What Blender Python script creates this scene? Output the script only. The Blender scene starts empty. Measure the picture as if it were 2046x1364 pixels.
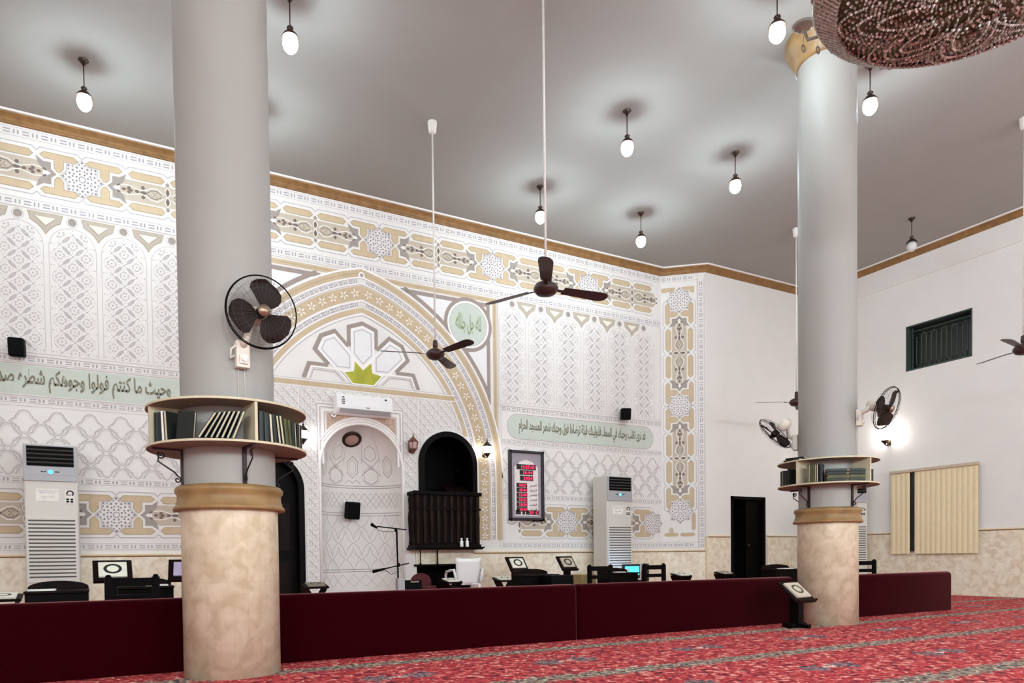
import bpy, bmesh, math, random
from math import pi, sin, cos, radians, sqrt, atan2
from mathutils import Vector, Matrix
random.seed(7)
SC = bpy.context.scene
COL = SC.collection

# ---------------------------------------------------------------- camera
# level-ish phone view taken from a low seat, with a rising (shift) lens
yaw, pit, rol = 0.4832151, -0.0218591, -0.0126525
f_ = Vector((sin(yaw)*cos(pit), cos(yaw)*cos(pit), sin(pit)))
r_ = f_.cross(Vector((0, 0, 1))).normalized()
u_ = r_.cross(f_)
r2 = r_*cos(rol)+u_*sin(rol)
u2 = -r_*sin(rol)+u_*cos(rol)
cam = bpy.data.cameras.new('camera')
cam_o = bpy.data.objects.new('camera', cam)
COL.objects.link(cam_o)
cam_o.matrix_world = Matrix(((r2.x, u2.x, -f_.x, 0), (r2.y, u2.y, -f_.y, 0), (r2.z, u2.z, -f_.z, 0.75), (0, 0, 0, 1)))
cam.sensor_fit = 'HORIZONTAL'
cam.sensor_width = 36.0
cam.lens = 1391.462/2046*36
cam.shift_x = (1023-940.0)/2046
cam.shift_y = (1146.19-682)/2046
cam.clip_start = 0.05
cam.clip_end = 100
SC.camera = cam_o

# ---------------------------------------------------------------- world, exposure
w = bpy.data.worlds.new('night')
SC.world = w
w.use_nodes = True
w.node_tree.nodes['Background'].inputs[0].default_value = (0.02, 0.02, 0.025, 1)
w.node_tree.nodes['Background'].inputs[1].default_value = 0.05
SC.view_settings.view_transform = 'Standard'
SC.view_settings.look = 'None'
SC.view_settings.gamma = 1
SC.view_settings.use_curve_mapping = False
SC.view_settings.exposure = 1.34
SC.cycles.max_bounces = 8
SC.cycles.diffuse_bounces = 5
SC.cycles.glossy_bounces = 3
SC.cycles.transmission_bounces = 4
SC.cycles.transparent_max_bounces = 8
SC.cycles.caustics_reflective = False
SC.cycles.caustics_refractive = False
SC.cycles.sample_clamp_indirect = 4.0
LAMP = 78.0          # radiance of the pendant globes
LAMP_COL = (0.82, 1.0, 1.09)
FILL = 74.0        # radiance of the added fill globes behind the viewer

# ---------------------------------------------------------------- materials
def sr(h):
    h = h.lstrip('#')
    c = [int(h[i:i+2], 16)/255 for i in (0, 2, 4)]
    return tuple(x/12.92 if x <= .04045 else ((x+.055)/1.055)**2.4 for x in c)

MATS = {}
def mat(name, col, rough=.6, metal=0.0, var=.06, scale=18.0, spec=.35, emit=0.0, bump=0.0, alpha=1.0, coat=0.0):
    """Principled with a gentle noise variation of its own colour."""
    if isinstance(col, str):
        col = sr(col)
    m = bpy.data.materials.new(name)
    m.use_nodes = True
    nt = m.node_tree
    b = nt.nodes['Principled BSDF']
    b.inputs['Roughness'].default_value = rough
    b.inputs['Metallic'].default_value = metal
    b.inputs['Specular IOR Level'].default_value = spec
    b.inputs['Coat Weight'].default_value = coat
    tc = nt.nodes.new('ShaderNodeTexCoord')
    nz = nt.nodes.new('ShaderNodeTexNoise')
    nz.inputs['Scale'].default_value = scale
    nz.inputs['Detail'].default_value = 3
    nt.links.new(tc.outputs['Object'], nz.inputs['Vector'])
    rp = nt.nodes.new('ShaderNodeValToRGB')
    rp.color_ramp.elements[0].position = .3
    rp.color_ramp.elements[1].position = .7
    rp.color_ramp.elements[0].color = (*[c*(1-var) for c in col], 1)
    rp.color_ramp.elements[1].color = (*[min(1, c*(1+var)) for c in col], 1)
    nt.links.new(nz.outputs['Fac'], rp.inputs['Fac'])
    nt.links.new(rp.outputs['Color'], b.inputs['Base Color'])
    if bump:
        bp = nt.nodes.new('ShaderNodeBump')
        bp.inputs['Strength'].default_value = bump
        bp.inputs['Distance'].default_value = .01
        nt.links.new(nz.outputs['Fac'], bp.inputs['Height'])
        nt.links.new(bp.outputs['Normal'], b.inputs['Normal'])
    if emit:
        b.inputs['Emission Color'].default_value = (*col, 1)
        b.inputs['Emission Strength'].default_value = emit
    if alpha < 1:
        b.inputs['Alpha'].default_value = alpha
    MATS[name] = m
    return m

def glow(name, col, s):
    m = bpy.data.materials.new(name)
    m.use_nodes = True
    nt = m.node_tree
    nt.nodes.clear()
    e = nt.nodes.new('ShaderNodeEmission')
    e.inputs[0].default_value = (*(sr(col) if isinstance(col, str) else col), 1)
    e.inputs[1].default_value = s
    o = nt.nodes.new('ShaderNodeOutputMaterial')
    nt.links.new(e.outputs[0], o.inputs[0])
    MATS[name] = m
    return m

def wood(name, c0, c1, rough=.45, scale=6.0, stretch=(1, 1, .12)):
    m = mat(name, c0, rough)
    nt = m.node_tree
    nz = next(n for n in nt.nodes if n.type == 'TEX_NOISE')
    tc = next(n for n in nt.nodes if n.type == 'TEX_COORD')
    mp = nt.nodes.new('ShaderNodeMapping')
    mp.inputs['Scale'].default_value = stretch
    nt.links.new(tc.outputs['Object'], mp.inputs['Vector'])
    nt.links.new(mp.outputs['Vector'], nz.inputs['Vector'])
    nz.inputs['Scale'].default_value = scale*4
    nz.inputs['Detail'].default_value = 5
    rp = next(n for n in nt.nodes if n.type == 'VALTORGB')
    rp.color_ramp.elements[0].color = (*sr(c0), 1)
    rp.color_ramp.elements[1].color = (*sr(c1), 1)
    nt.nodes['Principled BSDF'].inputs['Specular IOR Level'].default_value = .06
    return m

def marble(name, c0, c1, c2, tile=(.6, .42), joint='#a98f6c', wrap=False, rough=.35):
    """Veined beige stone in large slabs; joints drawn from object coordinates."""
    m = bpy.data.materials.new(name)
    m.use_nodes = True
    nt = m.node_tree
    b = nt.nodes['Principled BSDF']
    b.inputs['Roughness'].default_value = rough
    N = nt.nodes.new
    L = nt.links.new
    tc = N('ShaderNodeTexCoord')
    n1 = N('ShaderNodeTexNoise')
    n1.inputs['Scale'].default_value = 9.5
    n1.inputs['Detail'].default_value = 6
    n1.inputs['Distortion'].default_value = .7
    mp = N('ShaderNodeMapping')
    mp.inputs['Rotation'].default_value = (.5, .6, .2)
    L(tc.outputs['Object'], mp.inputs[0])
    L(mp.outputs[0], n1.inputs['Vector'])
    rp = N('ShaderNodeValToRGB')
    rp.color_ramp.elements[0].position = .36
    rp.color_ramp.elements[0].color = (*sr(c0), 1)
    rp.color_ramp.elements[1].position = .66
    rp.color_ramp.elements[1].color = (*sr(c2), 1)
    e = rp.color_ramp.elements.new(.5)
    e.color = (*sr(c1), 1)
    L(n1.outputs['Fac'], rp.inputs['Fac'])
    n2 = N('ShaderNodeTexNoise')
    n2.inputs['Scale'].default_value = 34
    n2.inputs['Detail'].default_value = 3
    L(tc.outputs['Object'], n2.inputs['Vector'])
    mx = N('ShaderNodeMix')
    mx.data_type = 'RGBA'
    mx.blend_type = 'MULTIPLY'
    mx.inputs[0].default_value = .08
    L(rp.outputs[0], mx.inputs[6])
    L(n2.outputs['Color'], mx.inputs[7])
    out = mx.outputs[2]
    if tile:
        sp = N('ShaderNodeSeparateXYZ')
        L(tc.outputs['Object'], sp.inputs[0])
        def line(src, per, wd):
            a = N('ShaderNodeMath'); a.operation = 'PINGPONG'; a.inputs[1].default_value = per/2
            L(src, a.inputs[0])
            c = N('ShaderNodeMath'); c.operation = 'LESS_THAN'; c.inputs[1].default_value = wd
            L(a.outputs[0], c.inputs[0])
            return c.outputs[0]
        if wrap:
            at = N('ShaderNodeMath'); at.operation = 'ARCTAN2'
            L(sp.outputs[1], at.inputs[0]); L(sp.outputs[0], at.inputs[1])
            la = line(at.outputs[0], tile[0], .0035)
        else:
            sm = N('ShaderNodeMath'); sm.operation = 'ADD'
            L(sp.outputs[0], sm.inputs[0]); L(sp.outputs[1], sm.inputs[1])
            la = line(sm.outputs[0], tile[0], .0012)
        lb = line(sp.outputs[2], tile[1], .0012)
        mm = N('ShaderNodeMath'); mm.operation = 'MAXIMUM'
        L(la, mm.inputs[0]); L(lb, mm.inputs[1])
        ms = N('ShaderNodeMath'); ms.operation = 'MULTIPLY'; ms.inputs[1].default_value = .38
        L(mm.outputs[0], ms.inputs[0])
        m2 = N('ShaderNodeMix'); m2.data_type = 'RGBA'
        L(ms.outputs[0], m2.inputs[0])
        L(out, m2.inputs[6])
        m2.inputs[7].default_value = (*sr(joint), 1)
        out = m2.outputs[2]
    L(out, b.inputs['Base Color'])
    MATS[name] = m
    return m

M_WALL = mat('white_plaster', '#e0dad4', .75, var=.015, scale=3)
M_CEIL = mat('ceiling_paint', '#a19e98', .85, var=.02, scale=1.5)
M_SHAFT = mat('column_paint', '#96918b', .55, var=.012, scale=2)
M_TAN = mat('tan_stucco', '#c3ac8d', .8, var=.05, scale=9)
M_TAND = mat('tan_edge', '#ab9a7e', .8)
M_PINKTAN = mat('fawn_stucco', '#bdae9c', .8, var=.04)
M_MAUVE = mat('mauve_stucco', '#9a8b83', .8, var=.05)
M_BRACKET = mat('grey_brown_stucco', '#9b8f87', .8)
M_LINE = mat('grey_line', '#b5acac', .85, var=.03)  # outline grey, with the shade beside raised straps put into the colour
M_LINE2 = mat('pale_line', '#c3b9b4', .85, var=.03)
M_DASH = mat('dash_grey', '#aaa2a6', .85, var=.05)
M_DOT = mat('dot_mauve', '#8d8086', .85)
M_LEAF = mat('leaf_brown', '#75665f', .85)
M_STUCCO = mat('raised_white', '#efe9e4', .75, var=.012)
M_SPAND = mat('spandrel_beige', '#b6aa9b', .8, var=.03)
M_CREAM = mat('cream_stucco', '#e3dccb', .8)
M_PALEGREEN = mat('pale_green_panel', '#c2c7bb', .75, var=.02)
M_INK = mat('olive_lettering', '#7d7763', .7)
M_INKG = mat('green_lettering', '#9aa57a', .7)
M_OLIVE = mat('olive_green', '#a5a435', .7, var=.16, scale=6)
M_LUN = mat('lunette_white', '#e4e0de', .8, var=.015)
M_BROWNSP = mat('rose_brown_carving', '#b79c8a', .8, var=.25, scale=40)
M_CORN = mat('cornice_ochre', '#876239', .6, var=.22, scale=9)
M_LEDGE = mat('ledge_ochre', '#8a6a42', .45, var=.22, scale=8)
M_RAIL = mat('dado_rail_brown', '#8d7350', .6)  # brown of the rail's lower lip
M_RAILTOP = mat('dado_rail_cream', '#e6d2b4', .5)
M_DADO = marble('dado_marble', '#d9c6a9', '#e6d7be', '#efe4d0', (.62, .43))
M_COLM = marble('column_marble', '#bfab8d', '#cebca0', '#dac9af', (.28, .62), wrap=True)
M_BLACK = mat('black_plastic', '#040404', .6, var=.2, spec=.08)
M_VOID = mat('unlit_interior_black', '#060505', .8)  # darkness of the room beyond the doorway, put into the colour
M_IRON = mat('wrought_iron', '#2a1d1b', .5, metal=.3)
M_DWOOD = wood('dark_wood', '#0d0605', '#1c0e0a', .45)
M_DWOOD2 = wood('near_black_wood', '#050303', '#0d0706', .5)
M_BALU = wood('baluster_wood', '#140b08', '#2c1c15', .4)
M_MAROON = mat('maroon_upholstery', '#240004', .95, var=.12, scale=30, spec=.02)
M_SHELF = mat('shelf_board', '#857a68', .6, var=.05)
M_SHELFE = mat('shelf_edge', '#c4b89c', .6, var=.05)
M_BOOKG = mat('book_green', '#1c2a22', .45, var=.2)
M_BOOKD = mat('book_black_green', '#11150f', .45, var=.2)
M_BOOKO = mat('book_olive', '#4a4a2c', .5, var=.2)
M_PAGE = mat('page_edges', '#c9bd9f', .8, var=.08, scale=60)
M_PAGEW = mat('page_white', '#e6e1d8', .8)
M_ACW = mat('ac_white', '#cfc9bf', .4, var=.01)
M_ACG = mat('ac_grey', '#a6a4a5', .35, var=.02)
M_SLAT = mat('vent_slat', '#4a4640', .5)
M_WHITE = mat('white_plastic', '#e8e4e2', .35, var=.01)
M_OFFW = mat('fan_ivory', '#d9d0c2', .4, var=.02)
M_FANB = mat('fan_blade_brown', '#1e100b', .5, var=.08, spec=.15)
M_CFAN = mat('ceiling_fan_brown', '#3a2320', .4, var=.08)
M_CHROME = mat('chrome', '#8d7a68', .35, metal=.8)
M_RODW = mat('rod_white', '#d7cfc7', .4)
M_BRONZE = mat('bronze', '#3b2a22', .35, metal=.5)
M_COPPER = mat('lantern_copper', '#6d4438', .4, metal=.3)
M_LGLASS = mat('lantern_glass', '#b08f86', .3)
M_GLOBE = glow('lit_globe', LAMP_COL, LAMP)
M_LANT = glow('lit_lantern', (1, .97, .94), 13)
M_FILL = glow('fill_globe', LAMP_COL, FILL)
M_UNLIT = mat('milk_glass', '#d5cfcc', .2)
M_FRAMEB = mat('clock_frame', '#231a22', .4)
M_CLKG = mat('clock_grey', '#9a8f96', .6)
M_CLKW = mat('clock_white', '#e0d3cf', .6)
M_LEDBG = mat('led_black', '#12090a', .4)
M_LED = glow('led_red', (1.0, .03, .10), 1.0)
M_BLUE = glow('blue_led', (.1, .5, 1.0), .9)
M_CYAN = glow('screen_cyan', (.12, .75, .95), .55)
M_BLIND = mat('blind_vane', '#e2cfa8', .7, var=.03)
M_BLINDT = mat('blind_rail', '#bfae97', .5)
M_WGLASS = mat('dark_green_glass', '#161d19', .2, spec=.5)
M_WBAR = mat('green_iron', '#38443c', .5)
M_REDP = mat('red_fabric', '#4a0c12', .7)
M_CARD = mat('cardboard', '#a08a5e', .8)
M_GREYS = mat('dark_screen', '#141a22', .3)
M_LILAC = mat('lilac_cover', '#b3a2bd', .6)
M_GOLD = mat('chandelier_gold', '#5d6a4c', .4, metal=.0)
def crystal():
    m = mat('crystal', '#a4a79a', .12, metal=.1, var=.5, scale=60, spec=.9)
    return m
M_CRYST = crystal()
M_CLEAR = mat('cut_glass', '#8f867c', .08, metal=.1, alpha=.8, spec=.9)
M_CRYSTB = mat('sparkle_crystal', '#dfe6df', .1, var=.3, scale=50, spec=1.0)  # pale beads, sparkle painted in as a light colour
M_CRYSTD = mat('smoky_crystal', '#5f6446', .12, var=.4, scale=50, spec=.9)

def carpet():
    m = bpy.data.materials.new('prayer_carpet')
    m.use_nodes = True
    nt = m.node_tree
    N = nt.nodes.new
    L = nt.links.new
    b = nt.nodes['Principled BSDF']
    b.inputs['Roughness'].default_value = .95
    b.inputs['Specular IOR Level'].default_value = .1
    tc = N('ShaderNodeTexCoord')
    sp = N('ShaderNodeSeparateXYZ')
    L(tc.outputs['Object'], sp.inputs[0])
    def math_(op, a, bb=None, c=None):
        n = N('ShaderNodeMath'); n.operation = op
        for i, v in enumerate((a, bb, c)):
            if v is None: continue
            if isinstance(v, (int, float)): n.inputs[i].default_value = v
            else: L(v, n.inputs[i])
        return n.outputs[0]
    def noise(scale, det=3, dist=0.0, vec=None):
        n = N('ShaderNodeTexNoise')
        n.inputs['Scale'].default_value = scale
        n.inputs['Detail'].default_value = det
        n.inputs['Distortion'].default_value = dist
        L(vec or tc.outputs['Object'], n.inputs['Vector'])
        return n.outputs['Fac']
    def ramp(fac, stops):
        r = N('ShaderNodeValToRGB')
        r.color_ramp.interpolation = 'LINEAR'
        while len(r.color_ramp.elements) < len(stops): r.color_ramp.elements.new(.5)
        for e, (p, c) in zip(r.color_ramp.elements, stops):
            e.position = p; e.color = (*sr(c), 1)
        L(fac, r.inputs['Fac'])
        return r.outputs['Color']
    def mix(f, a, bb):
        n = N('ShaderNodeMix'); n.data_type = 'RGBA'
        L(f, n.inputs[0]); L(a, n.inputs[6]); L(bb, n.inputs[7])
        return n.outputs[2]
    n1 = noise(19, 5, 1.0)
    field = ramp(n1, [(.33, '#3f2c38'), (.42, '#8a2a30'), (.50, '#b73c40'), (.57, '#c44c4b'), (.66, '#e3ae9e')])
    n2 = noise(30, 4, .6)
    band = ramp(n2, [(.36, '#3c343a'), (.46, '#6f5c58'), (.54, '#94806f'), (.64, '#cdbba4')])
    dark = ramp(n2, [(.38, '#35323e'), (.5, '#6a5e66'), (.60, '#b3807a')])
    x, y = sp.outputs[0], sp.outputs[1]
    wob = math_('MULTIPLY', math_('SUBTRACT', noise(20, 3), .5), .30)
    yy = math_('ADD', y, wob)
    # row bands every 1.16 m (centres at y = 3.58, 2.42 ...)
    d = math_('PINGPONG', math_('SUBTRACT', yy, 3.58), .58)
    bm = math_('LESS_THAN', d, .085)
    c = mix(bm, field, band)
    # medallion pairs between the bands every 1.31 m
    dy = math_('SUBTRACT', .58, d)
    dx0 = math_('PINGPONG', math_('SUBTRACT', math_('ADD', x, wob), 4.27), .655)
    dx = math_('SUBTRACT', dx0, .15)
    e = math_('ADD', math_('POWER', math_('DIVIDE', dx, .11), 2), math_('POWER', math_('DIVIDE', dy, .10), 2))
    c = mix(math_('LESS_THAN', e, 1.0), c, dark)
    e2 = math_('ADD', math_('POWER', math_('DIVIDE', dx0, .075), 2), math_('POWER', math_('DIVIDE', dy, .02), 2))
    lt = ramp(n2, [(.4, '#c9a79a'), (.6, '#e8cfc2')])
    c = mix(math_('LESS_THAN', e2, 1.0), c, lt)
    L(c, b.inputs['Base Color'])
    bp = N('ShaderNodeBump'); bp.inputs['Strength'].default_value = .4; bp.inputs['Distance'].default_value = .01
    L(noise(140, 2), bp.inputs['Height']); L(bp.outputs[0], b.inputs['Normal'])
    return m
M_CARPET = carpet()
for k_, v_ in (('Sheen Weight', .55), ('Sheen Roughness', .35)): M_MAROON.node_tree.nodes['Principled BSDF'].inputs[k_].default_value = v_
M_MAROON.node_tree.nodes['Principled BSDF'].inputs['Sheen Tint'].default_value = (.9, .32, .33, 1)

# ---------------------------------------------------------------- mesh helpers
class MB:
    def __init__(s):
        s.v = []; s.f = []; s.m = []; s.s = []; s.M = Matrix.Identity(4)
    def add(s, vs, fs, mi=0, smooth=False):
        o = len(s.v)
        s.v += [tuple(s.M @ Vector(p)) for p in vs]
        for q in fs:
            s.f.append([i+o for i in q]); s.m.append(mi); s.s.append(smooth)
    def box(s, c, d, mi=0, rot=None):
        hx, hy, hz = d[0]/2, d[1]/2, d[2]/2
        vs = [Vector((x*hx, y*hy, z*hz)) for z in (-1, 1) for y in (-1, 1) for x in (-1, 1)]
        if rot is not None: vs = [rot @ p for p in vs]
        s.add([p+Vector(c) for p in vs], [(0, 2, 3, 1), (4, 5, 7, 6), (0, 1, 5, 4), (2, 6, 7, 3), (0, 4, 6, 2), (1, 3, 7, 5)], mi)
    def bar(s, a, b, wx, wy, mi=0, up=(0, 0, 1)):
        a, b = Vector(a), Vector(b)
        d = b-a; z = d.normalized(); u = Vector(up)
        if abs(z.dot(u)) > .95: u = Vector((1, 0, 0))
        x = u.cross(z).normalized(); y = z.cross(x)
        R = Matrix((x, y, z)).transposed()
        s.box((a+b)/2, (wx, wy, d.length), mi, R)
    def cyl(s, a, b, ra, rb=None, n=12, mi=0, caps=True, smooth=True):
        rb = ra if rb is None else rb
        a, b = Vector(a), Vector(b)
        z = (b-a).normalized(); u = Vector((1, 0, 0)) if abs(z.x) < .9 else Vector((0, 1, 0))
        x = u.cross(z).normalized(); y = z.cross(x)
        vs = [a+(x*cos(2*pi*i/n)+y*sin(2*pi*i/n))*ra for i in range(n)]+[b+(x*cos(2*pi*i/n)+y*sin(2*pi*i/n))*rb for i in range(n)]
        s.add(vs, [(i, (i+1) % n, n+(i+1) % n, n+i) for i in range(n)], mi, smooth)
        if caps:
            s.add(vs[:n], [list(range(n))[::-1]], mi); s.add(vs[n:], [list(range(n))], mi)
    def lathe(s, prof, n=24, c=(0, 0, 0), mi=0, smooth=True, axis=None):
        """prof: (radius, height) pairs from bottom to top."""
        c = Vector(c)
        z = Vector(axis).normalized() if axis else Vector((0, 0, 1))
        u = Vector((1, 0, 0)) if abs(z.x) < .9 else Vector((0, 1, 0))
        y = z.cross(u).normalized(); x = y.cross(z)
        vs = [c+(x*cos(2*pi*i/n)+y*sin(2*pi*i/n))*max(r, 1e-4)+z*h for r, h in prof for i in range(n)]
        fs = [(k*n+i, k*n+(i+1) % n, (k+1)*n+(i+1) % n, (k+1)*n+i) for k in range(len(prof)-1) for i in range(n)]
        s.add(vs, fs, mi, smooth)
    def tube(s, pts, r, n=8, mi=0, closed=False):
        pts = [Vector(p) for p in pts]
        k = len(pts)
        vs = []
        px = None
        for i, p in enumerate(pts):
            a = pts[i-1] if (i > 0 or closed) else p
            b = pts[(i+1) % k] if (i < k-1 or closed) else p
            t = (b-a).normalized()
            if px is None:
                u = Vector((0, 0, 1)) if abs(t.z) < .9 else Vector((1, 0, 0))
                px = u.cross(t).normalized()
            else:
                px = (px-t*px.dot(t)).normalized()
            y = t.cross(px)
            rr = r[i] if isinstance(r, (list, tuple)) else r
            vs += [p+(px*cos(2*pi*j/n)+y*sin(2*pi*j/n))*rr for j in range(n)]
        m = k if closed else k-1
        fs = [(i*n+j, i*n+(j+1) % n, ((i+1) % k)*n+(j+1) % n, ((i+1) % k)*n+j) for i in range(m) for j in range(n)]
        s.add(vs, fs, mi, True)
        if not closed:
            s.add(vs[:n], [list(range(n))[::-1]], mi); s.add(vs[-n:], [list(range(n))], mi)
    def prism(s, poly, o, ux, uy, dep, mi=0):
        """extrude a 2D outline (ccw seen against dep) placed at o with axes ux, uy along vector dep"""
        o, ux, uy, dep = Vector(o), Vector(ux), Vector(uy), Vector(dep)
        a = [o+ux*p[0]+uy*p[1] for p in poly]
        n = len(a)
        s.add(a+[p+dep for p in a], [list(range(n))[::-1], list(range(n, 2*n))]+[(i, (i+1) % n, n+(i+1) % n, n+i) for i in range(n)], mi)
    def sphere(s, c, r, n=16, k=10, mi=0, sc=(1, 1, 1)):
        c = Vector(c)
        vs = [c+Vector((sin(pi*j/k)*cos(2*pi*i/n)*r*sc[0], sin(pi*j/k)*sin(2*pi*i/n)*r*sc[1], -cos(pi*j/k)*r*sc[2])) for j in range(k+1) for i in range(n)]
        fs = [(j*n+i, j*n+(i+1) % n, (j+1)*n+(i+1) % n, (j+1)*n+i) for j in range(k) for i in range(n)]
        s.add(vs, fs, mi, True)
    def build(s, name, mats, parent=None, bevel=0, merge=True):
        me = bpy.data.meshes.new(name)
        me.from_pydata(s.v, [], s.f)
        if not isinstance(mats, (list, tuple)): mats = [mats]
        for m in mats: me.materials.append(m)
        me.polygons.foreach_set('material_index', s.m)
        me.polygons.foreach_set('use_smooth', s.s)
        me.update()
        if merge:
            bm = bmesh.new(); bm.from_mesh(me)
            bmesh.ops.remove_doubles(bm, verts=bm.verts, dist=1e-6)
            bmesh.ops.recalc_face_normals(bm, faces=bm.faces)
            bm.to_mesh(me); bm.free()
        o = bpy.data.objects.new(name, me)
        COL.objects.link(o)
        if parent: o.parent = parent
        if bevel:
            md = o.modifiers.new('soft_edges', 'BEVEL'); md.width = bevel; md.segments = 2; md.limit_method = 'ANGLE'; md.angle_limit = radians(40)
        return o

def tag(o, label, cat, group=None):
    o['label'] = label; o['category'] = cat
    if group: o['group'] = group
    return o
def thing(name, label, cat, loc=(0, 0, 0), rz=0, group=None):
    o = bpy.data.objects.new(name, None)
    COL.objects.link(o)
    o.location = loc; o.rotation_euler = (0, 0, rz)
    o.empty_display_size = .1
    return tag(o, label, cat, group)
def struct(o):
    o['kind'] = 'structure'
    return o
KIDS = {}
def dup(root, loc, rz=None, label=None, group=None):
    r = root.copy(); COL.objects.link(r); r.location = loc
    if rz is not None: r.rotation_euler = (0, 0, rz)
    if label: r['label'] = label
    if group: r['group'] = group
    for ch in list(root.children):
        c = ch.copy(); COL.objects.link(c); c.parent = r
        for g in list(ch.children):
            d = g.copy(); COL.objects.link(d); d.parent = c
    return r

# ---------------------------------------------------------------- room shell
YW, YF, XR, ZC = 10.27, 9.75, 13.25, 6.28        # qibla wall, its right-hand shoulder, right wall, ceiling
XL, YB = -6.1, -6.0
XO = 9.62                                        # where the splayed piece starts
OD = Vector((.771, -.636, 0)); ON = Vector((-.636, -.771, 0)); OL = .817
MC, MR, MS = 3.537, .648, 2.17                   # prayer niche: centre, radius, springing

def wall_panel(mb, fn, s0, s1, z0, z1, holes, mi=0):
    br = {s0, s1}
    for sl, sr_, zb, top, n in holes:
        for i in range(n+1): br.add(sl+(sr_-sl)*i/n)
    br = sorted(br)
    for a, b in zip(br, br[1:]):
        if b-a < 1e-6: continue
        m = (a+b)/2
        hs = sorted([h for h in holes if h[0] < m < h[1]], key=lambda h: h[2])
        za, zb_ = z0, z0
        for sl, sr_, zb, top, n in hs:
            if zb > za+1e-6: mb.add([fn(a, za), fn(b, zb_), fn(b, zb), fn(a, zb)], [(0, 1, 2, 3)], mi)
            za, zb_ = top(a), top(b)
        mb.add([fn(a, za), fn(b, zb_), fn(b, z1), fn(a, z1)], [(0, 1, 2, 3)], mi)
def arch_top(c, r, sp): return lambda s: sp+sqrt(max(0, r*r-(s-c)**2))
HN = (MC-MR, MC+MR, 0, arch_top(MC, MR, MS), 28)
PC, PR, PS = 4.994, .507, 2.30
HP = (PC-PR, PC+PR, .9, arch_top(PC, PR, PS), 24)
HB = (4.42, 5.40, 0, lambda s: .65, 1)
DC, DR, DS = 2.09, .51, 1.79
HD = (DC-DR, DC+DR, 0, arch_top(DC, DR, DS), 24)

mb = MB()
wall_panel(mb, lambda s, z: (s, YW, z), XL, XO, 0, ZC, [HN, HP, HB, HD])
wall_panel(mb, lambda s, z: tuple(Vector((XO, YW, z))+OD*s), 0, OL, 0, ZC, [])
wall_back = struct(mb.build('wall_back', M_WALL))
mb = MB()
HR = (10.906, 11.875, 0, lambda s: 1.915, 1)
wall_panel(mb, lambda s, z: (s, YF, z), XO+OD.x*OL, XR, 0, ZC, [HR])
struct(mb.build('wall_front', M_WALL))
mb = MB()
HW = (6.625, 7.745, 4.113, lambda s: 4.94, 1)
wall_panel(mb, lambda s, z: (XR, s, z), YB, YF, 0, ZC, [HW])
# shallow groove of the beam above the window
mb.box((XR-.012, (YB+YF)/2, 6.0), (.024, YF-YB, .46))
struct(mb.build('wall_right', M_WALL, merge=False))
mb = MB(); mb.add([(XL, YB, 0), (XL, YW, 0), (XL, YW, ZC), (XL, YB, ZC)], [(0, 1, 2, 3)])
struct(mb.build('wall_left', M_WALL))
mb = MB(); mb.add([(XL, YB, 0), (XR, YB, 0), (XR, YB, ZC), (XL, YB, ZC)], [(0, 1, 2, 3)])
struct(mb.build('wall_rear', M_WALL))
mb = MB(); mb.add([(XL-.5, YB-.5, 0), (XR+.5, YB-.5, 0), (XR+.5, YW+1.6, 0), (XL-.5, YW+1.6, 0)], [(0, 1, 2, 3)])
struct(mb.build('floor', M_CARPET))
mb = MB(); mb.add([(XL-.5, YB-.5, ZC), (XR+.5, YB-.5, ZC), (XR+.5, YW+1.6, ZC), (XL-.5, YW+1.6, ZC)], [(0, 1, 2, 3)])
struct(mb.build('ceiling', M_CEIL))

# cornice: ochre coving with a white fillet at the ceiling
WP = [(XL, YW), (XO, YW), (XO+OD.x*OL, YF), (XR, YF), (XR, YB)]
def run(mb, path, prof, mi):
    """sweep a profile (distance from wall, z) along wall corners, room on the right-hand side of travel"""
    n = len(path)
    rows = []
    for i, p in enumerate(path):
        d0 = (Vector(p)-Vector(path[i-1])).normalized() if i > 0 else None
        d1 = (Vector(path[i+1])-Vector(p)).normalized() if i < n-1 else None
        n0 = Vector((d0.y, -d0.x)) if d0 else None
        n1 = Vector((d1.y, -d1.x)) if d1 else None
        if n0 is None: m = n1
        elif n1 is None: m = n0
        else:
            m = (n0+n1); m = m/(m.dot(n0))
        rows.append([(p[0]+m.x*e, p[1]+m.y*e, z) for e, z in prof])
    k = len(prof)
    for a, b in zip(rows, rows[1:]):
        mb.add(a+b, [(i, i+1, k+i+1, k+i) for i in range(k-1)], mi)
mb = MB()
run(mb, WP, [(0, 6.150), (.022, 6.152), (.03, 6.172), (.036, 6.176), (.05, 6.205), (.085, 6.235), (.096, 6.238), (.1, 6.255)], 0)
run(mb, WP, [(.1, 6.255), (.118, 6.257), (.122, ZC-.001)], 1)
struct(mb.build('trim_1', [M_CORN, M_WALL]))

# dado: marble slabs with a moulded rail
def dado(name, path, h):
    mb = MB()
    run(mb, path, [(.018, 0), (.018, h-.03)], 0)
    run(mb, path, [(.018, h-.03), (.03, h-.024), (.034, h-.012)], 1)
    run(mb, path, [(.034, h-.012), (.038, h+.004), (.03, h+.012), (0, h+.014)], 2)
    return struct(mb.build(name, [M_DADO, M_RAIL, M_RAILTOP]))
dado('trim_2', [(XL, YW), (DC-DR-.09, YW)], .86)
dado('trim_3', [(5.44, YW), (XO, YW), (XO+OD.x*(OL-.02), YW+OD.y*(OL-.02))], .86)
dado('trim_4', [(XO+OD.x*OL, YF), (10.86, YF)], 1.13)
dado('trim_5', [(11.92, YF), (XR, YF), (XR, YB)], 1.14)
mb = MB()
mb.box((XO+OD.x*(OL-.01), YF-.005, .56), (.05, .05, 1.12), 0)
struct(mb.build('trim_6', M_RAILTOP))
mb = MB()                                         # stone strip between the balcony and the low recess
mb.box((4.92, YW-.009, .79), (1.04, .018, .24), 0)
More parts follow.
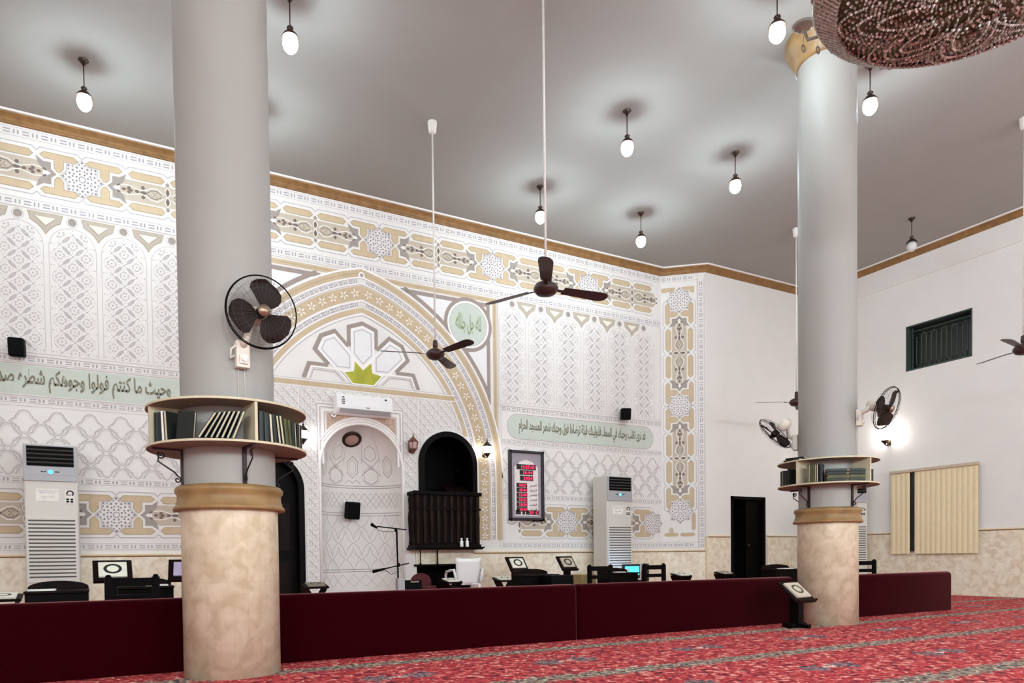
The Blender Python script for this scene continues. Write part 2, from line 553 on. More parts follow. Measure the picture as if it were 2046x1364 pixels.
struct(mb.build('trim_7', M_DADO))

# ---------------------------------------------------------------- carved and painted pattern of the qibla wall
PM = [M_TAN, M_TAND, M_PINKTAN, M_MAUVE, M_BRACKET, M_LINE, M_LINE2, M_DASH, M_DOT, M_LEAF, M_STUCCO, M_SPAND, M_CREAM, M_PALEGREEN, M_INK, M_INKG, M_OLIVE, M_LUN, M_BROWNSP]
TAN, TAND, PTAN, MAUVE, BRK, LINE, LINE2, DASH, DOT, LEAF, WH, SPAN, CREAM, PGREEN, INK, INKG, OLIVE, LUN, BRSP = range(19)
class PB:
    """flat stucco pieces laid on a wall: outlines in wall coordinates (s along, z up)"""
    def __init__(s, fn): s.fn = fn; s.v = []; s.f = []; s.m = []; s.c = 0; s.ok = None
    def _h(s, layer): s.c += 1; return .0016*layer+(s.c % 500)*1e-6
    def poly(s, pts, mi, layer=1):
        if s.ok and not all(s.ok(*p) for p in pts): return
        h = s._h(layer); o = len(s.v)
        s.v += [s.fn(p[0], p[1], h) for p in pts]
        s.f.append(list(range(o, o+len(pts)))); s.m.append(mi)
    def stroke(s, pts, w, mi, layer=3, closed=False):
        pts = [Vector(p) for p in pts]
        n = len(pts); h = s._h(layer)
        Ls, Rs = [], []
        for i, p in enumerate(pts):
            a = pts[i-1] if (i > 0 or closed) else None
            b = pts[(i+1) % n] if (i < n-1 or closed) else None
            d0 = (p-a).normalized() if a is not None else None
            d1 = (b-p).normalized() if b is not None else None
            if d0 is None: m = Vector((-d1.y, d1.x))
            elif d1 is None: m = Vector((-d0.y, d0.x))
            else:
                n0 = Vector((-d0.y, d0.x)); n1 = Vector((-d1.y, d1.x)); m = n0+n1
                if m.length < .2: m = n0
                else:
                    m = m.normalized(); m = m/max(.45, m.dot(n0))
            Ls.append(p+m*w/2); Rs.append(p-m*w/2)
        for i in range(n if closed else n-1):
            j = (i+1) % n
            if s.ok and not (s.ok(*pts[i]) and s.ok(*pts[j])): continue
            o = len(s.v)
            s.v += [s.fn(q[0], q[1], h) for q in (Ls[i], Ls[j], Rs[j], Rs[i])]
            s.f.append([o, o+1, o+2, o+3]); s.m.append(mi)
    def disc(s, c, r, mi, layer=2, n=10, ry=None):
        ry = ry or r
        s.poly([(c[0]+r*cos(2*pi*i/n), c[1]+ry*sin(2*pi*i/n)) for i in range(n)], mi, layer)
    def rect(s, a, b, c, d, mi, layer=1): s.poly([(a, c), (b, c), (b, d), (a, d)], mi, layer)
    def build(s, name, parent=wall_back):
        me = bpy.data.meshes.new(name)
        me.from_pydata([tuple(p) for p in s.v], [], s.f)
        used = sorted(set(s.m)); ix = {m: i for i, m in enumerate(used)}
        for m in used: me.materials.append(PM[m])
        me.polygons.foreach_set('material_index', [ix[m] for m in s.m])
        me.update()
        o = bpy.data.objects.new(name, me); COL.objects.link(o); o.parent = parent
        return o
FLAT = lambda s, z, h: (s, YW-h, z)
OBL = lambda u, z, h: tuple(Vector((XO, YW, z))+OD*u+ON*h)
def arc(c, r, a0, a1, n): return [(c[0]+r*cos(a0+(a1-a0)*i/n), c[1]+r*sin(a0+(a1-a0)*i/n)) for i in range(n+1)]
def leaf(a, b, wd, n=5):
    a, b = Vector(a), Vector(b); d = b-a; p = Vector((-d.y, d.x)).normalized()
    L = [a+d*i/n+p*wd*sin(pi*i/n) for i in range(n+1)]; R = [a+d*i/n-p*wd*sin(pi*i/n) for i in range(n-1, 0, -1)]
    return L+R

def motif(pb, T, umin=-1.005, umax=1.005, star=True):
    """one repeat of the frieze, star at u = 0, half a vine cartouche to either side"""
    def inside(pts): return all(umin-1e-6 <= p[0] <= umax+1e-6 for p in pts)
    def Q(pts, mi, layer):
        if inside(pts): pb.poly([T(*p) for p in pts], mi, layer)
    def K(pts, wd, mi, layer, closed=False):
        if inside(pts): pb.stroke([T(*p) for p in pts], wd, mi, layer, closed)
    for su in (-1, 1):
        Q([(su*u, v) for u, v in ((.43, .06), (.50, .135), (.97, .135), (1.005, .165), (1.005, -.165), (.97, -.135), (.50, -.135), (.43, -.06))], PTAN, 1)
        br = [(.282, 0), (.342, .055), (.342, .138), (.425, .138), (.507, .195), (.482, .10), (.45, .062), (.40, .05), (.375, .022), (.345, 0)]
        Q([(su*u, v) for u, v in br]+[(su*u, -v) for u, v in br[1:-1][::-1]], BRK, 2)
        for sv in (-1, 1):
            m = lambda pts: [(su*u, sv*v) for u, v in pts]
            T1 = m([(.045, .215), (.09, .255), (.415, .255), (.46, .215), (.42, .178), (.308, .178), (.308, .075), (.275, .03), (.245, .03), (.205, .085), (.205, .178), (.09, .178)])
            H1 = m([(.535, .205), (.58, .25), (.925, .25), (.97, .205), (.925, .16), (.58, .16)])
            for c in (T1, H1):
                Q(c, TAN, 2); K(c, .009, TAND, 3, True)
            K(m([(.0, .255), (.045, .30), (.455, .30), (.50, .255)]), .011, LINE, 2)
            K(m([(.50, .255), (.545, .30), (.96, .30), (1.005, .255)]), .011, LINE, 2)
            K(m([(.03, .19), (.09, .13), (.165, .13), (.165, .06), (.235, .0)]), .006, LINE2, 2)
            if su == 1 and umax > 1: pb.poly([T(*p) for p in leaf((1.005, sv*.008), (1.005, sv*.115), .022)], LEAF, 5); pb.stroke([T(*p) for p in leaf((1.005, sv*.0), (1.005, sv*.13), .034)], .010, WH, 4, True)
            if su == 1 and umax > 1: pb.poly([T(1.005-.03, sv*.165), T(1.005, sv*.135), T(1.005+.03, sv*.165), T(1.005, sv*.20)], BRK, 4)
            # vine leaves
            Q([(su*(.705+.024*cos(a)), sv*.062+.024*sin(a)) for a in [i*pi/4 for i in range(8)]], LEAF, 4)
            K([(su*u, sv*v) for u, v in ((.44, .05), (.52, .062), (.60, .045), (.67, .02), (.74, .035), (.80, .075), (.88, .085), (.955, .03))], .010, WH, 3)
            K([(su*u, sv*v) for u, v in ((.76, .012), (.81, .05), (.87, .055), (.93, .012))], .009, LEAF, 3)
            Q(m(leaf((.385, .025), (.44, .055), .013)), LEAF, 4)
            Q(m(leaf((.51, .014), (.56, .045), .015)), LEAF, 4)
            for u, v in ((.83, .022), (.87, .028), (.85, .0)): Q(m([(u-.009, v), (u, v+.009), (u+.009, v), (u, v-.009)]), LEAF, 4)
        for u0, u1 in ((.445, .505), (.525, .59), (.60, .665), (.66, .765)):
            Q([(su*p[0], p[1]) for p in leaf((u0, 0), (u1, 0), .021)], LEAF, 4)
    if star:
        pts = []
        for i in range(16):
            r = .246 if i % 2 == 0 else .186
            a = i*pi/8
            pts.append((r*cos(a), r*sin(a)))
        K(pts, .009, LINE, 3, True)
        def dot(r, a, d):
            x, y = r*cos(a), r*sin(a)
            Q([(x-d, y), (x, y+d), (x+d, y), (x, y-d)], DOT, 3)
        for i in range(8):
            a = i*pi/4
            dot(.212, a, .018); dot(.185, a+.17, .013); dot(.185, a-.17, .013)
            dot(.146, a, .017); dot(.152, a+pi/8, .016); dot(.108, a+.24, .014); dot(.108, a-.24, .014); dot(.069, a+pi/8, .015)
        K([(.038*cos(i*pi/4), .038*sin(i*pi/4)) for i in range(8)], .009, DOT, 3, True)

def dashes(pb, s0, s1, zc, vert=False, per=.2, hh=.026, lines=.052, layer=2):
    """meander-like border: pairs of bars lying, pairs standing, between two thin lines"""
    t = lambda a, b: (b, a) if vert else (a, b)
    fn = (lambda a, b, c, d: pb.rect(c, d, a, b, DASH, layer)) if vert else (lambda a, b, c, d: pb.rect(a, b, c, d, DASH, layer))
    n = int((s1-s0)/per)
    for i in range(n+1):
        s = s0+i*per
        if s+.085 <= s1:
            fn(s+.01, s+.085, zc+.009, zc+hh); fn(s+.01, s+.085, zc-hh, zc-.009)
        if s+.18 <= s1:
            fn(s+.112, s+.130, zc-hh, zc+hh); fn(s+.155, s+.173, zc-hh, zc+hh)
    for k in (-1, 1):
        pb.stroke([t(s0, zc+k*lines), t(s1, zc+k*lines)], .007, LINE2, layer)
def dash_arc(pb, c, r, a0, a1, per=.16, hh=.024):
    n = int(abs(a1-a0)*r/per)
    for i in range(n):
        a = a0+(a1-a0)*i/n; da = (a1-a0)/n
        P = lambda t, d: (c[0]+(r+d)*cos(a+da*t), c[1]+(r+d)*sin(a+da*t))
        for t0, t1, d0, d1 in ((.05, .45, .008, hh), (.05, .45, -hh, -.008), (.56, .66, -hh, hh), (.78, .88, -hh, hh)):
            pb.poly([P(t0, d0), P(t1, d0), P(t1, d1), P(t0, d1)], DASH, 3)

XC = 3.57                                          # axis of the great arch
LP0, LP1, RP0, RP1 = -3.4, 1.17, 5.97, XO-.02      # decorated panels left and right of it
# --- frieze under the cornice
pb = PB(FLAT)
FZ = 5.655
for k in range(-4, 3):
    x = 3.87+2.01*k
    T = lambda u, v, x=x: (x+u, FZ+v)
    motif(pb, T, -1.005, 1.005)
motif(pb, lambda u, v: (9.91+u, FZ+v), -1.005, -.29, False)
dashes(pb, -5.2, XO-.02, 6.075)
dashes(pb, -5.2, XO-.02, 5.228)
pb.build('frieze')
# --- splayed piece: vertical run of the same motif
pb = PB(OBL)
UC = .335
motif(pb, lambda u, v: (UC-v, 5.66-u), -.29, 1.005)
motif(pb, lambda u, v: (UC-v, 3.64-u))
motif(pb, lambda u, v: (UC-v, 1.62-u), -1.005, .29)
for a, b in ((-.02, .03), (.0, .0)): pass
pb.poly([(UC+.03, 5.91), (UC+.28, 5.91), (UC+.28, 5.78), (UC+.2, 5.80), (UC+.2, 5.85), (UC+.08, 5.85)], TAN, 2)
pb.poly([(UC-.06, 5.91), (UC-.33, 5.91), (UC-.33, 5.82), (UC-.1, 5.84)], TAN, 2)
pb.poly([(UC+.03, 1.13), (UC+.24, 1.13), (UC+.285, 1.165), (UC+.24, 1.20), (UC+.03, 1.20), (UC-.01, 1.165)], TAN, 2)
pb.poly([(UC+.21, 1.27), (UC+.25, 1.24), (UC+.285, 1.28), (UC+.285, 1.56), (UC+.25, 1.60), (UC+.21, 1.56)], TAN, 2)
pb.poly([(UC-.07, 1.13), (UC-.27, 1.13), (UC-.31, 1.165), (UC-.27, 1.20), (UC-.21, 1.20), (UC-.21, 1.27), (UC-.17, 1.31), (UC-.13, 1.27), (UC-.13, 1.20), (UC-.07, 1.20), (UC-.03, 1.165)], TAN, 2)
dashes(pb, .90, 6.02, .735, vert=True)
dashes(pb, .0, .68, 6.075)
dashes(pb, .0, .68, .965)
for u in (.672, .80): pb.stroke([(u, .88), (u, 6.13)], .008, LINE2, 2)
pb.build('splayed_border')

# --- arcades of small arches filled with a rosette lattice
def arcade(name, x0, x1, centers, side_open):
    pb = PB(FLAT)
    R, zc, zb = .262, 4.745, 3.40
    for c in centers:
        def ok(s, z, c=c): return x0 < s < x1 and abs(s-c) < R-.004 and z > zb and (z < zc or (s-c)**2+(z-zc)**2 < (R-.004)**2)
        pb.ok = ok
        pw, ph = .29, .272
        for j in range(-2, 14):
            for i in (-1, 0, 1):
                cx = c+i*pw+(pw/2 if j % 2 else 0)-pw/2*0; cz = zb+.03+j*ph/2
                if abs(cx-c) > R+.15: continue
                d = .126
                for q in range(4):                          # curved diamond: four crescents, their tips drawn apart
                    a = Vector((cos(q*pi/2), sin(q*pi/2)))*d; b = Vector((cos((q+1)*pi/2), sin((q+1)*pi/2)))*d
                    nrm = (a+b).normalized()
                    for g, k0, k1, wd in ((0, .06, .94, .017), (.030, .22, .78, .010)):
                        L = [a+(b-a)*(k0+(k1-k0)*i/6)+nrm*(.030*sin(pi*(k0+(k1-k0)*i/6))-g) for i in range(7)]
                        U = [p-nrm*wd*sin(pi*i/6) for i, p in enumerate(L)]
                        pb.poly([(cx+p.x, cz+p.y) for p in L+U[1:-1][::-1]], LINE if g == 0 else LINE2, 2)
                    for sg in (-.30, .30):
                        t = (q+.5)*pi/2+sg
                        pb.poly(leaf((cx+.03*cos(t), cz+.03*sin(t)), (cx+.062*cos(t+sg*.4), cz+.062*sin(t+sg*.4)), .010, 3), LINE2, 2)
                    t = q*pi/2
                    pb.disc((cx+.05*cos(t), cz+.05*sin(t)), .010, LINE2, 2, 5); pb.disc((cx+.083*cos(t), cz+.083*sin(t)), .007, LINE2, 2, 5)
                pb.disc((cx, cz), .011, LINE, 3, 6)
                for sx, sz in ((.145, .0), (0, .136)):
                    pb.disc((cx+sx, cz+sz), .012, LINE, 2, 6)
                    for q in range(4):
                        a = q*pi/2+pi/4
                        pb.disc((cx+sx+.03*cos(a), cz+sz+.03*sin(a)), .0075, LINE2, 2, 5)
        pb.ok = lambda s, z: x0-.01 < s < x1+.01
        # arch rim
        pb.stroke([(c-R, zb)]+[(c+R*cos(a), zc+R*sin(a)) for a in [pi-i*pi/18 for i in range(19)]]+[(c+R, zb)], .006, LINE2, 3)
        pb.disc((c, 5.088), .048, BRK, 3, 14); pb.stroke(arc((c, 5.088), .064, 0, 2*pi, 16)[:-1], .006, LINE2, 3, True)
        # spandrel to the right of this arch
        e = c+.585
        r = .325
        th0 = math.acos(.2925/r)
        zt = 5.145
        th1 = radians(66)
        A = [(c+r*cos(th0+(th1-th0)*i/6), zc+r*sin(th0+(th1-th0)*i/6)) for i in range(7)]
        Bk = [(e-(p[0]-c), p[1]) for p in A]
        out = [(A[-1][0]-.03, zt)]+A[::-1]+Bk[1:]+[(Bk[-1][0]+.03, zt)]
        out = [p for p in out if p[1] <= zt+1e-6]
        if all(x0 < p[0] < x1 for p in out):
            pb.poly(out, SPAN, 2); pb.stroke(out, .007, TAND, 3, True)
            m = ((c+e)/2, zt-.085)
            pb.poly([(m[0]-.12, zt-.045), (m[0], zt-.155), (m[0]+.12, zt-.045)], CREAM, 4)
            pb.stroke([(m[0]-.12, zt-.045), (m[0], zt-.155), (m[0]+.12, zt-.045)], .006, TAND, 5, True)
    pb.ok = None
    pb.stroke([(x0, 3.345), (x0, 5.17), (x1, 5.17), (x1, 3.345)], .008, LINE2, 3, True)
    pb.stroke([(x0, 3.385), (x1, 3.385)], .006, LINE2, 3)
    return pb.build(name)
CL = [-.275+.585*i for i in range(-5, 3)]
CR = [6.255+.584*i for i in range(6)]
arcade('arcade_panel', LP0, LP1, CL, 0)
arcade('arcade_panel', RP0, RP1, CR, 1)

# --- lettering: joined forms of the words, laid out right to left
AR = {'ا': 'FE8D2', 'ب': 'FE8F4', 'ت': 'FE954', 'ث': 'FE994', 'ج': 'FE9D4', 'ح': 'FEA14', 'خ': 'FEA54', 'د': 'FEA92', 'ذ': 'FEAB2', 'ر': 'FEAD2', 'ز': 'FEAF2',
      'س': 'FEB14', 'ش': 'FEB54', 'ص': 'FEB94', 'ض': 'FEBD4', 'ط': 'FEC14', 'ظ': 'FEC54', 'ع': 'FEC94', 'غ': 'FECD4', 'ف': 'FED14', 'ق': 'FED54', 'ك': 'FED94', 'ل': 'FEDD4',
      'م': 'FEE14', 'ن': 'FEE54', 'ه': 'FEE94', 'و': 'FEED2', 'ى': 'FEEF2', 'ي': 'FEF14', 'ة': 'FE932', 'ء': 'FE801'}
def shape_ar(t):
    out = []
    for wd in t.split(' '):
        r = ''
        for i, ch in enumerate(wd):
            base = int(AR[ch][:4], 16); kind = int(AR[ch][4])
            prev = i > 0 and AR[wd[i-1]][4] == '4'
            nxt = i < len(wd)-1 and AR[wd[i+1]][4] in '42' and kind == 4
            k = (3 if nxt else 1) if prev else (2 if nxt else 0)
            if kind == 2 and k > 1: k = 1
            r += chr(base+k)
        out.append(r[::-1])
    return ' '.join(out[::-1])
def lettering(name, text, place, width, height, material, parent, thick=0.0, res=2, dilate=0.0):
    """text as a thin mesh; place(x, y, d) maps lettering coordinates (0..width, 0..height) onto its support"""
    cu = bpy.data.curves.new(name, 'FONT')
    cu.body = text; cu.resolution_u = res; cu.offset = dilate
    cu.extrude = thick
    to = bpy.data.objects.new('tmp_text', cu); COL.objects.link(to)
    bpy.context.view_layer.update()
    dg = bpy.context.evaluated_depsgraph_get()
    me = bpy.data.meshes.new_from_object(to.evaluated_get(dg))
    bpy.data.objects.remove(to); bpy.data.curves.remove(cu)
    if not len(me.vertices): return None
    xs = [v.co.x for v in me.vertices]; ys = [v.co.y for v in me.vertices]
    x0, x1, y0, y1 = min(xs), max(xs), min(ys), max(ys)
    sx = width/(x1-x0); sy = height/(y1-y0)
    for v in me.vertices: v.co = place((v.co.x-x0)*sx, (v.co.y-y0)*sy, v.co.z)
    me.materials.clear(); me.materials.append(material)
    me.name = name
    o = bpy.data.objects.new(name, me); COL.objects.link(o); o.parent = parent
    return o
# --- left inscription band and right inscription cartouche
pb = PB(FLAT)
pb.rect(LP0, LP1-.02, 2.862, 3.222, PGREEN, 1)
for z in (2.845, 3.238): pb.stroke([(LP0, z), (LP1, z)], .009, LINE, 2)
dashes(pb, LP0, LP1, 3.300, hh=.02, lines=.04); dashes(pb, LP0, LP1, 2.790, hh=.02, lines=.034)
ib = pb.build('inscription_band')
lettering('lettering', shape_ar('وحيث ما كنتم فولوا وجوهكم شطره صدق'), lambda x, y, d: (-1.22+x, YW-.006, 2.895+y+.0), 2.06, .30, M_INK, ib, dilate=.026)
pb = PB(FLAT)
c0, c1, zm, rr = 6.14+.2, 9.385-.2, 3.012, .20
cart = lambda g: arc((c0, zm), rr+g, pi/2, 3*pi/2, 10)+arc((c1, zm), rr+g, -pi/2, pi/2, 10)
pb.poly(cart(0), PGREEN, 2)
pb.stroke(cart(.012), .012, LINE, 3, True)
dashes(pb, RP0+.05, RP1, 3.300, hh=.02, lines=.034); dashes(pb, RP0+.05, RP1, 2.745, hh=.018, lines=.03)
pb.stroke([(RP0+.04, 2.70), (RP0+.04, 3.36)], .008, LINE2, 2)
ic = pb.build('inscription_cartouche')
lettering('lettering', shape_ar('قد نرى تقلب وجهك في السماء فلنولينك قبلة ترضاها فول وجهك شطر المسجد الحرام'), lambda x, y, d: (6.36+x, YW-.007, 2.88+y), 2.84, .27, M_INK, ic, dilate=.028)

# --- lattice fields of lantern-shaped cells
def lattice(name, x0, x1, z0, z1, ph, skip=None):
    pb = PB(FLAT)
    pb.ok = lambda s, z: x0 < s < x1 and z0 < z < z1 and not (skip and skip(s, z))
    half = [(0, .150), (.035, .142), (.062, .118), (.074, .085), (.090, .075), (.092, .052), (.118, .040), (.152, .008), (.118, -.024), (.092, -.036), (.088, -.056), (.062, -.062), (.056, -.095), (.030, -.125), (0, -.140)]
    cell = half+[(-a, b) for a, b in half[1:-1][::-1]]
    for j in range(int((z1-z0)/.17)+2):
        for i in range(int((x1-x0)/.36)+2):
            cx = x0+ph+i*.36+(.18 if j % 2 else 0); cz = z1-.205-j*.17
            pb.stroke([(cx+a*1.02, cz+b*1.02) for a, b in cell], .010, LINE, 2, True)
            pb.stroke([(cx+a*.87, cz+b*.87) for a, b in cell], .005, LINE2, 2, True)
    pb.ok = None
    for z in (z1, ): pb.stroke([(x0, z), (x1, z)], .006, LINE2, 2)
    return pb.build(name)
lattice('lattice_panel', LP0, LP1, 1.86, 2.72, (-.85-LP0) % .36)
lattice('lattice_panel', RP0+.06, RP1, 1.86, 2.69, .1)

# --- lower frieze bands
pb = PB(FLAT)
LZ = 1.385
for k in range(-2, 1):
    x = .149+2.01*k
    motif(pb, lambda u, v, x=x: (x+u, LZ+v), -1.005, 1.005 if x+1.0 < LP1 else 1.0)
dashes(pb, LP0, LP1, 1.803, hh=.02, lines=.036); dashes(pb, LP0, LP1, .965, hh=.02, lines=.04)
for x in (7.36, 9.37):
    motif(pb, lambda u, v, x=x: (x+u, LZ+v), -1.005, 1.005 if x < 8 else .25)
motif(pb, lambda u, v: (5.35+u, LZ+v), .70, 1.005, False)
dashes(pb, RP0+.05, RP1, 1.803, hh=.02, lines=.036); dashes(pb, RP0+.05, RP1, .965, hh=.02, lines=.04)
pb.stroke([(RP0+.05, .93), (RP0+.05, 2.70)], .008, LINE2, 2)
pb.build('lower_frieze')

# --- great pointed arch with its bands, both halves
AC_ = (2.86, 2.12)
def apex(r): return math.acos((XC-AC_[0])/r)
def both(pts): return [pts, [(2*XC-p[0], p[1]) for p in pts]]
def band(pb, r0, r1, mi, layer, zend, n=30):
    a = [(AC_[0]+r0*cos(t), AC_[1]+r0*sin(t)) for t in [apex(r0)*i/n for i in range(n+1)]]
    b = [(AC_[0]+r1*cos(t), AC_[1]+r1*sin(t)) for t in [apex(r1)*i/n for i in range(n+1)]]
    a = [(a[0][0], zend)]+a; b = [(b[0][0], zend)]+b
    for i in range(len(a)-1):
        for q in both([a[i], b[i], b[i+1], a[i+1]]): pb.poly(q, mi, layer)
def curve(pb, r, wd, mi, layer, zend, n=40):
    a = [(AC_[0]+r, zend)]+[(AC_[0]+r*cos(t), AC_[1]+r*sin(t)) for t in [apex(r)*i/n for i in range(n+1)]]
    for q in both(a): pb.stroke(q, wd, mi, layer)
def clear_of_openings(s, z):
    for c, r, sp in ((PC, PR, PS), (DC, DR, DS)):
        if abs(s-c) < r+.03 and (z < sp or (s-c)**2+(z-sp)**2 < (r+.03)**2): return False
    return not (4.2 < s < 5.47 and z < 1.85)
pb = PB(FLAT)
pb.ok = clear_of_openings
# spandrels
so = 3.195
pts = [(AC_[0]+so*cos(t), AC_[1]+so*sin(t)) for t in [apex(so)*i/40 for i in range(41)]]
XV, ZT = 5.815, 5.022
run_ = [p for p in pts if p[0] < XV-.01 and p[1] < ZT-.02 and p[0] > XC+.55]
sp_ = [(XV, run_[0][1])]+run_+[(run_[-1][0]-.06, ZT), (XV, ZT)]
for q in both(sp_):
    pb.poly(q, LUN, 1); 
cx_, cz_ = sum(p[0] for p in sp_)/len(sp_), sum(p[1] for p in sp_)/len(sp_)
for t in (1, -1):
    ms = lambda p: p if t == 1 else (2*XC-p[0], p[1])
    g = [ms((AC_[0]+(so+.033)*cos(a), AC_[1]+(so+.033)*sin(a))) for a in [apex(so)*i/40 for i in range(41)] if XC+.66 < AC_[0]+(so+.033)*cos(a) < XV-.03]
    pb.stroke([ms((XV-.033, g[0][1]-.05))]+g+[ms((XC+.70, ZT-.04))], .066, MAUVE, 2)
    pb.stroke([ms((XC+.64, ZT-.033)), ms((XV-.033, ZT-.033)), ms((XV-.033, 3.33))], .066, MAUVE, 2)
    mc = ms((5.405, 4.615))
    pb.stroke(arc(mc, .412, 0, 2*pi, 40)[:-1], .066, MAUVE, 3, True)
    pb.disc(mc, .385, WH, 4, 40)
    pb.disc(mc, .355, PGREEN, 5, 40)
    pb.stroke(arc(mc, .345, 0, 2*pi, 40)[:-1], .008, LINE2, 6, True)
    # outer tan frame
    pb.stroke([ms((XC+.06, 5.085)), ms((5.908, 5.085)), ms((5.908, 1.1))], .075, TAN, 2)
    pb.stroke([ms((XC+.06, 5.085)), ms((5.908, 5.085)), ms((5.908, 1.1))], .010, TAND, 3)
    pb.stroke([ms((XC, 5.15)), ms((5.965, 5.15)), ms((5.965, .9))], .008, LINE2, 3)
band(pb, 3.052, 3.150, TAN, 3, 1.06)
curve(pb, 3.100, .010, TAND, 4, 1.06)
curve(pb, 3.170, .026, WH, 4, 2.2)
curve(pb, 3.036, .022, WH, 4, 1.06)
band(pb, 2.715, 2.915, TAN, 2, 1.06)
curve(pb, 2.945, .016, WH, 3, 1.06); curve(pb, 2.69, .018, WH, 3, 1.06); curve(pb, 2.606, .016, WH, 3, 1.06)
curve(pb, 3.02, .006, LINE, 3, 1.06); curve(pb, 2.93, .006, LINE, 3, 1.06); curve(pb, 2.675, .006, LINE, 3, 1.06); curve(pb, 2.62, .006, LINE, 3, 1.06)
for r in (2.983, 2.648):
    n = int(apex(r)*r/.16)
    a0 = apex(r)
    tmp = PB(FLAT); tmp.ok = clear_of_openings
    dash_arc(tmp, AC_, r, 0.0, a0-.02)
    o = len(pb.v)
    pb.v += tmp.v; pb.f += [[i+o for i in q] for q in tmp.f]; pb.m += tmp.m
    o = len(pb.v)
    pb.v += [(2*XC-p[0], p[1], p[2]) for p in tmp.v]; pb.f += [[i+o for i in q] for q in tmp.f]; pb.m += tmp.m
    for q in (1, -1):
        x = AC_[0]+r if q == 1 else 2*XC-AC_[0]-r
        dashes(pb, 1.06, 2.1, x, vert=True, per=.16, hh=.024, lines=.2)
# star flowers of raised plaster along the wide band
def flower(pb, c, a, r=.07):
    for q in range(5):
        t = a+q*2*pi/5
        pb.poly(leaf((c[0]+.012*cos(t), c[1]+.012*sin(t)), (c[0]+r*cos(t), c[1]+r*sin(t)), .011, 3), WH, 4)
    for q in range(5):
        t = a+q*2*pi/5+.6
        pb.poly(leaf((c[0]+.05*cos(t), c[1]+.05*sin(t)), (c[0]+.08*cos(t), c[1]+.08*sin(t)), .006, 3), TAND, 4)
rm = 2.815
n = 20
for i in range(n):
    t = apex(rm)*(i+.4)/n
    for q in both([(AC_[0]+rm*cos(t), AC_[1]+rm*sin(t))]): flower(pb, q[0], t+(i % 2)*.6)
for i in range(7):
    z = 1.13+i*.15
    for x in (AC_[0]+rm, 2*XC-AC_[0]-rm): flower(pb, (x, z), .3+(i % 2)*.5)
# lunette: tan line inside, flower of five petals
band(pb, 2.520, 2.590, TAN, 2, 3.36)
curve(pb, 2.497, .018, WH, 3, 3.42); curve(pb, 2.478, .007, LINE, 3, 3.42)
x1 = AC_[0]+sqrt(2.6**2-(3.37-AC_[1])**2)
pb.rect(2*XC-x1, x1, 3.335, 3.405, TAN, 3)
for z in (3.325, 3.415): pb.stroke([(2*XC-x1, z), (x1, z)], .014, WH, 4)
pb.stroke([(2*XC-x1+.12, 3.43), (x1-.12, 3.43)], .006, LINE, 4)
pv = Vector((3.57, 3.455))
def rot2(p, a): return (pv.x+p[0]*cos(a)-p[1]*sin(a), pv.y+p[0]*sin(a)+p[1]*cos(a))
for k, a in enumerate((0, pi/4, -pi/4, pi/2, -pi/2)):
    pet = lambda pts: [rot2((x, y), a) for x, y in pts]
    clipz = lambda pts: [p for p in pts if p[1] > 3.42]
    ol = pet([(-.215, .545), (-.215, .835), (0, .915), (.215, .835), (.215, .545)])
    wl = pet([(0, .235), (-.175, .41), (-.175, .80), (0, .865), (.175, .80), (.175, .41)])
    il = pet([(0, .30), (-.135, .44), (-.135, .77), (0, .82), (.135, .77), (.135, .44)])
    pb.ok = lambda s, z: z > 3.425
    pb.stroke(ol, .062, MAUVE, 4)
    pb.poly(wl, LUN, 5) if abs(a) < 1.4 else None
    pb.stroke(wl, .026, WH, 6, True); pb.stroke(il, .012, LINE, 6, True)
    pb.ok = None
gr = [(3.40, 3.435), (3.74, 3.435), (3.885, 3.60), (3.725, 3.635), (3.71, 3.80), (3.57, 3.67), (3.43, 3.80), (3.415, 3.635), (3.255, 3.60)]
pb.poly(gr, OLIVE, 7); pb.stroke(gr, .02, WH, 8, True)
# knob over the apex
pb.disc((XC, 5.10), .05, WH, 5, 16); pb.disc((XC, 5.10), .028, BRK, 6, 12)
ga = pb.build('great_arch')
for sgn, word in ((1, 'لله جل جلاله'), (-1, 'محمد رسول')):
    cx = 5.405 if sgn == 1 else 2*XC-5.405
    lettering('lettering', shape_ar(word), lambda x, y, d, cx=cx: (cx-.235+x, YW-.013, 4.45+y), .47, .34, M_INKG, ga, dilate=.02)

# --- fine carved field around the niche
pb = PB(FLAT)
def inarch(s, z):
    x = abs(s-XC)+XC
    r = 2.60
    return (x < AC_[0]+r-.02) and ((z < AC_[1]) or ((x-AC_[0])**2+(z-AC_[1])**2 < (r-.02)**2)) and z < 3.31
def free(s, z):
    if not inarch(s, z): return False
    if MC-.70 < s < MC+.685 and z < 3.10: return False
    if abs(s-PC) < PR+.05 and .62 < z and (z < PS or (s-PC)**2+(z-PS)**2 < (PR+.05)**2): return False
    if abs(s-DC) < DR+.06 and (z < DS or (s-DC)**2+(z-DS)**2 < (DR+.06)**2): return False
    if s > 4.25 and z < 1.85: return False
    return True
pb.ok = free
p_ = .155
for j in range(0, 46):
    for i in range(-1, 24):
        cx = 1.6+i*p_+(p_/2 if j % 2 else 0); cz = .06+j*p_/2
        d = .066
        pb.stroke([(cx, cz+d), (cx+d*.55, cz+d*.55), (cx+d, cz), (cx+d*.55, cz-d*.55)], .011, LINE2, 2)
        pb.stroke([(cx, cz-d), (cx-d*.55, cz-d*.55), (cx-d, cz)], .011, LINE2, 2)
        for q in range(4):
            a = q*pi/2+.4+(i % 2)*.5
            pb.poly(leaf((cx+.01*cos(a), cz+.01*sin(a)), (cx+.04*cos(a), cz+.04*sin(a)), .008, 3), LINE2, 2)
pb.ok = None
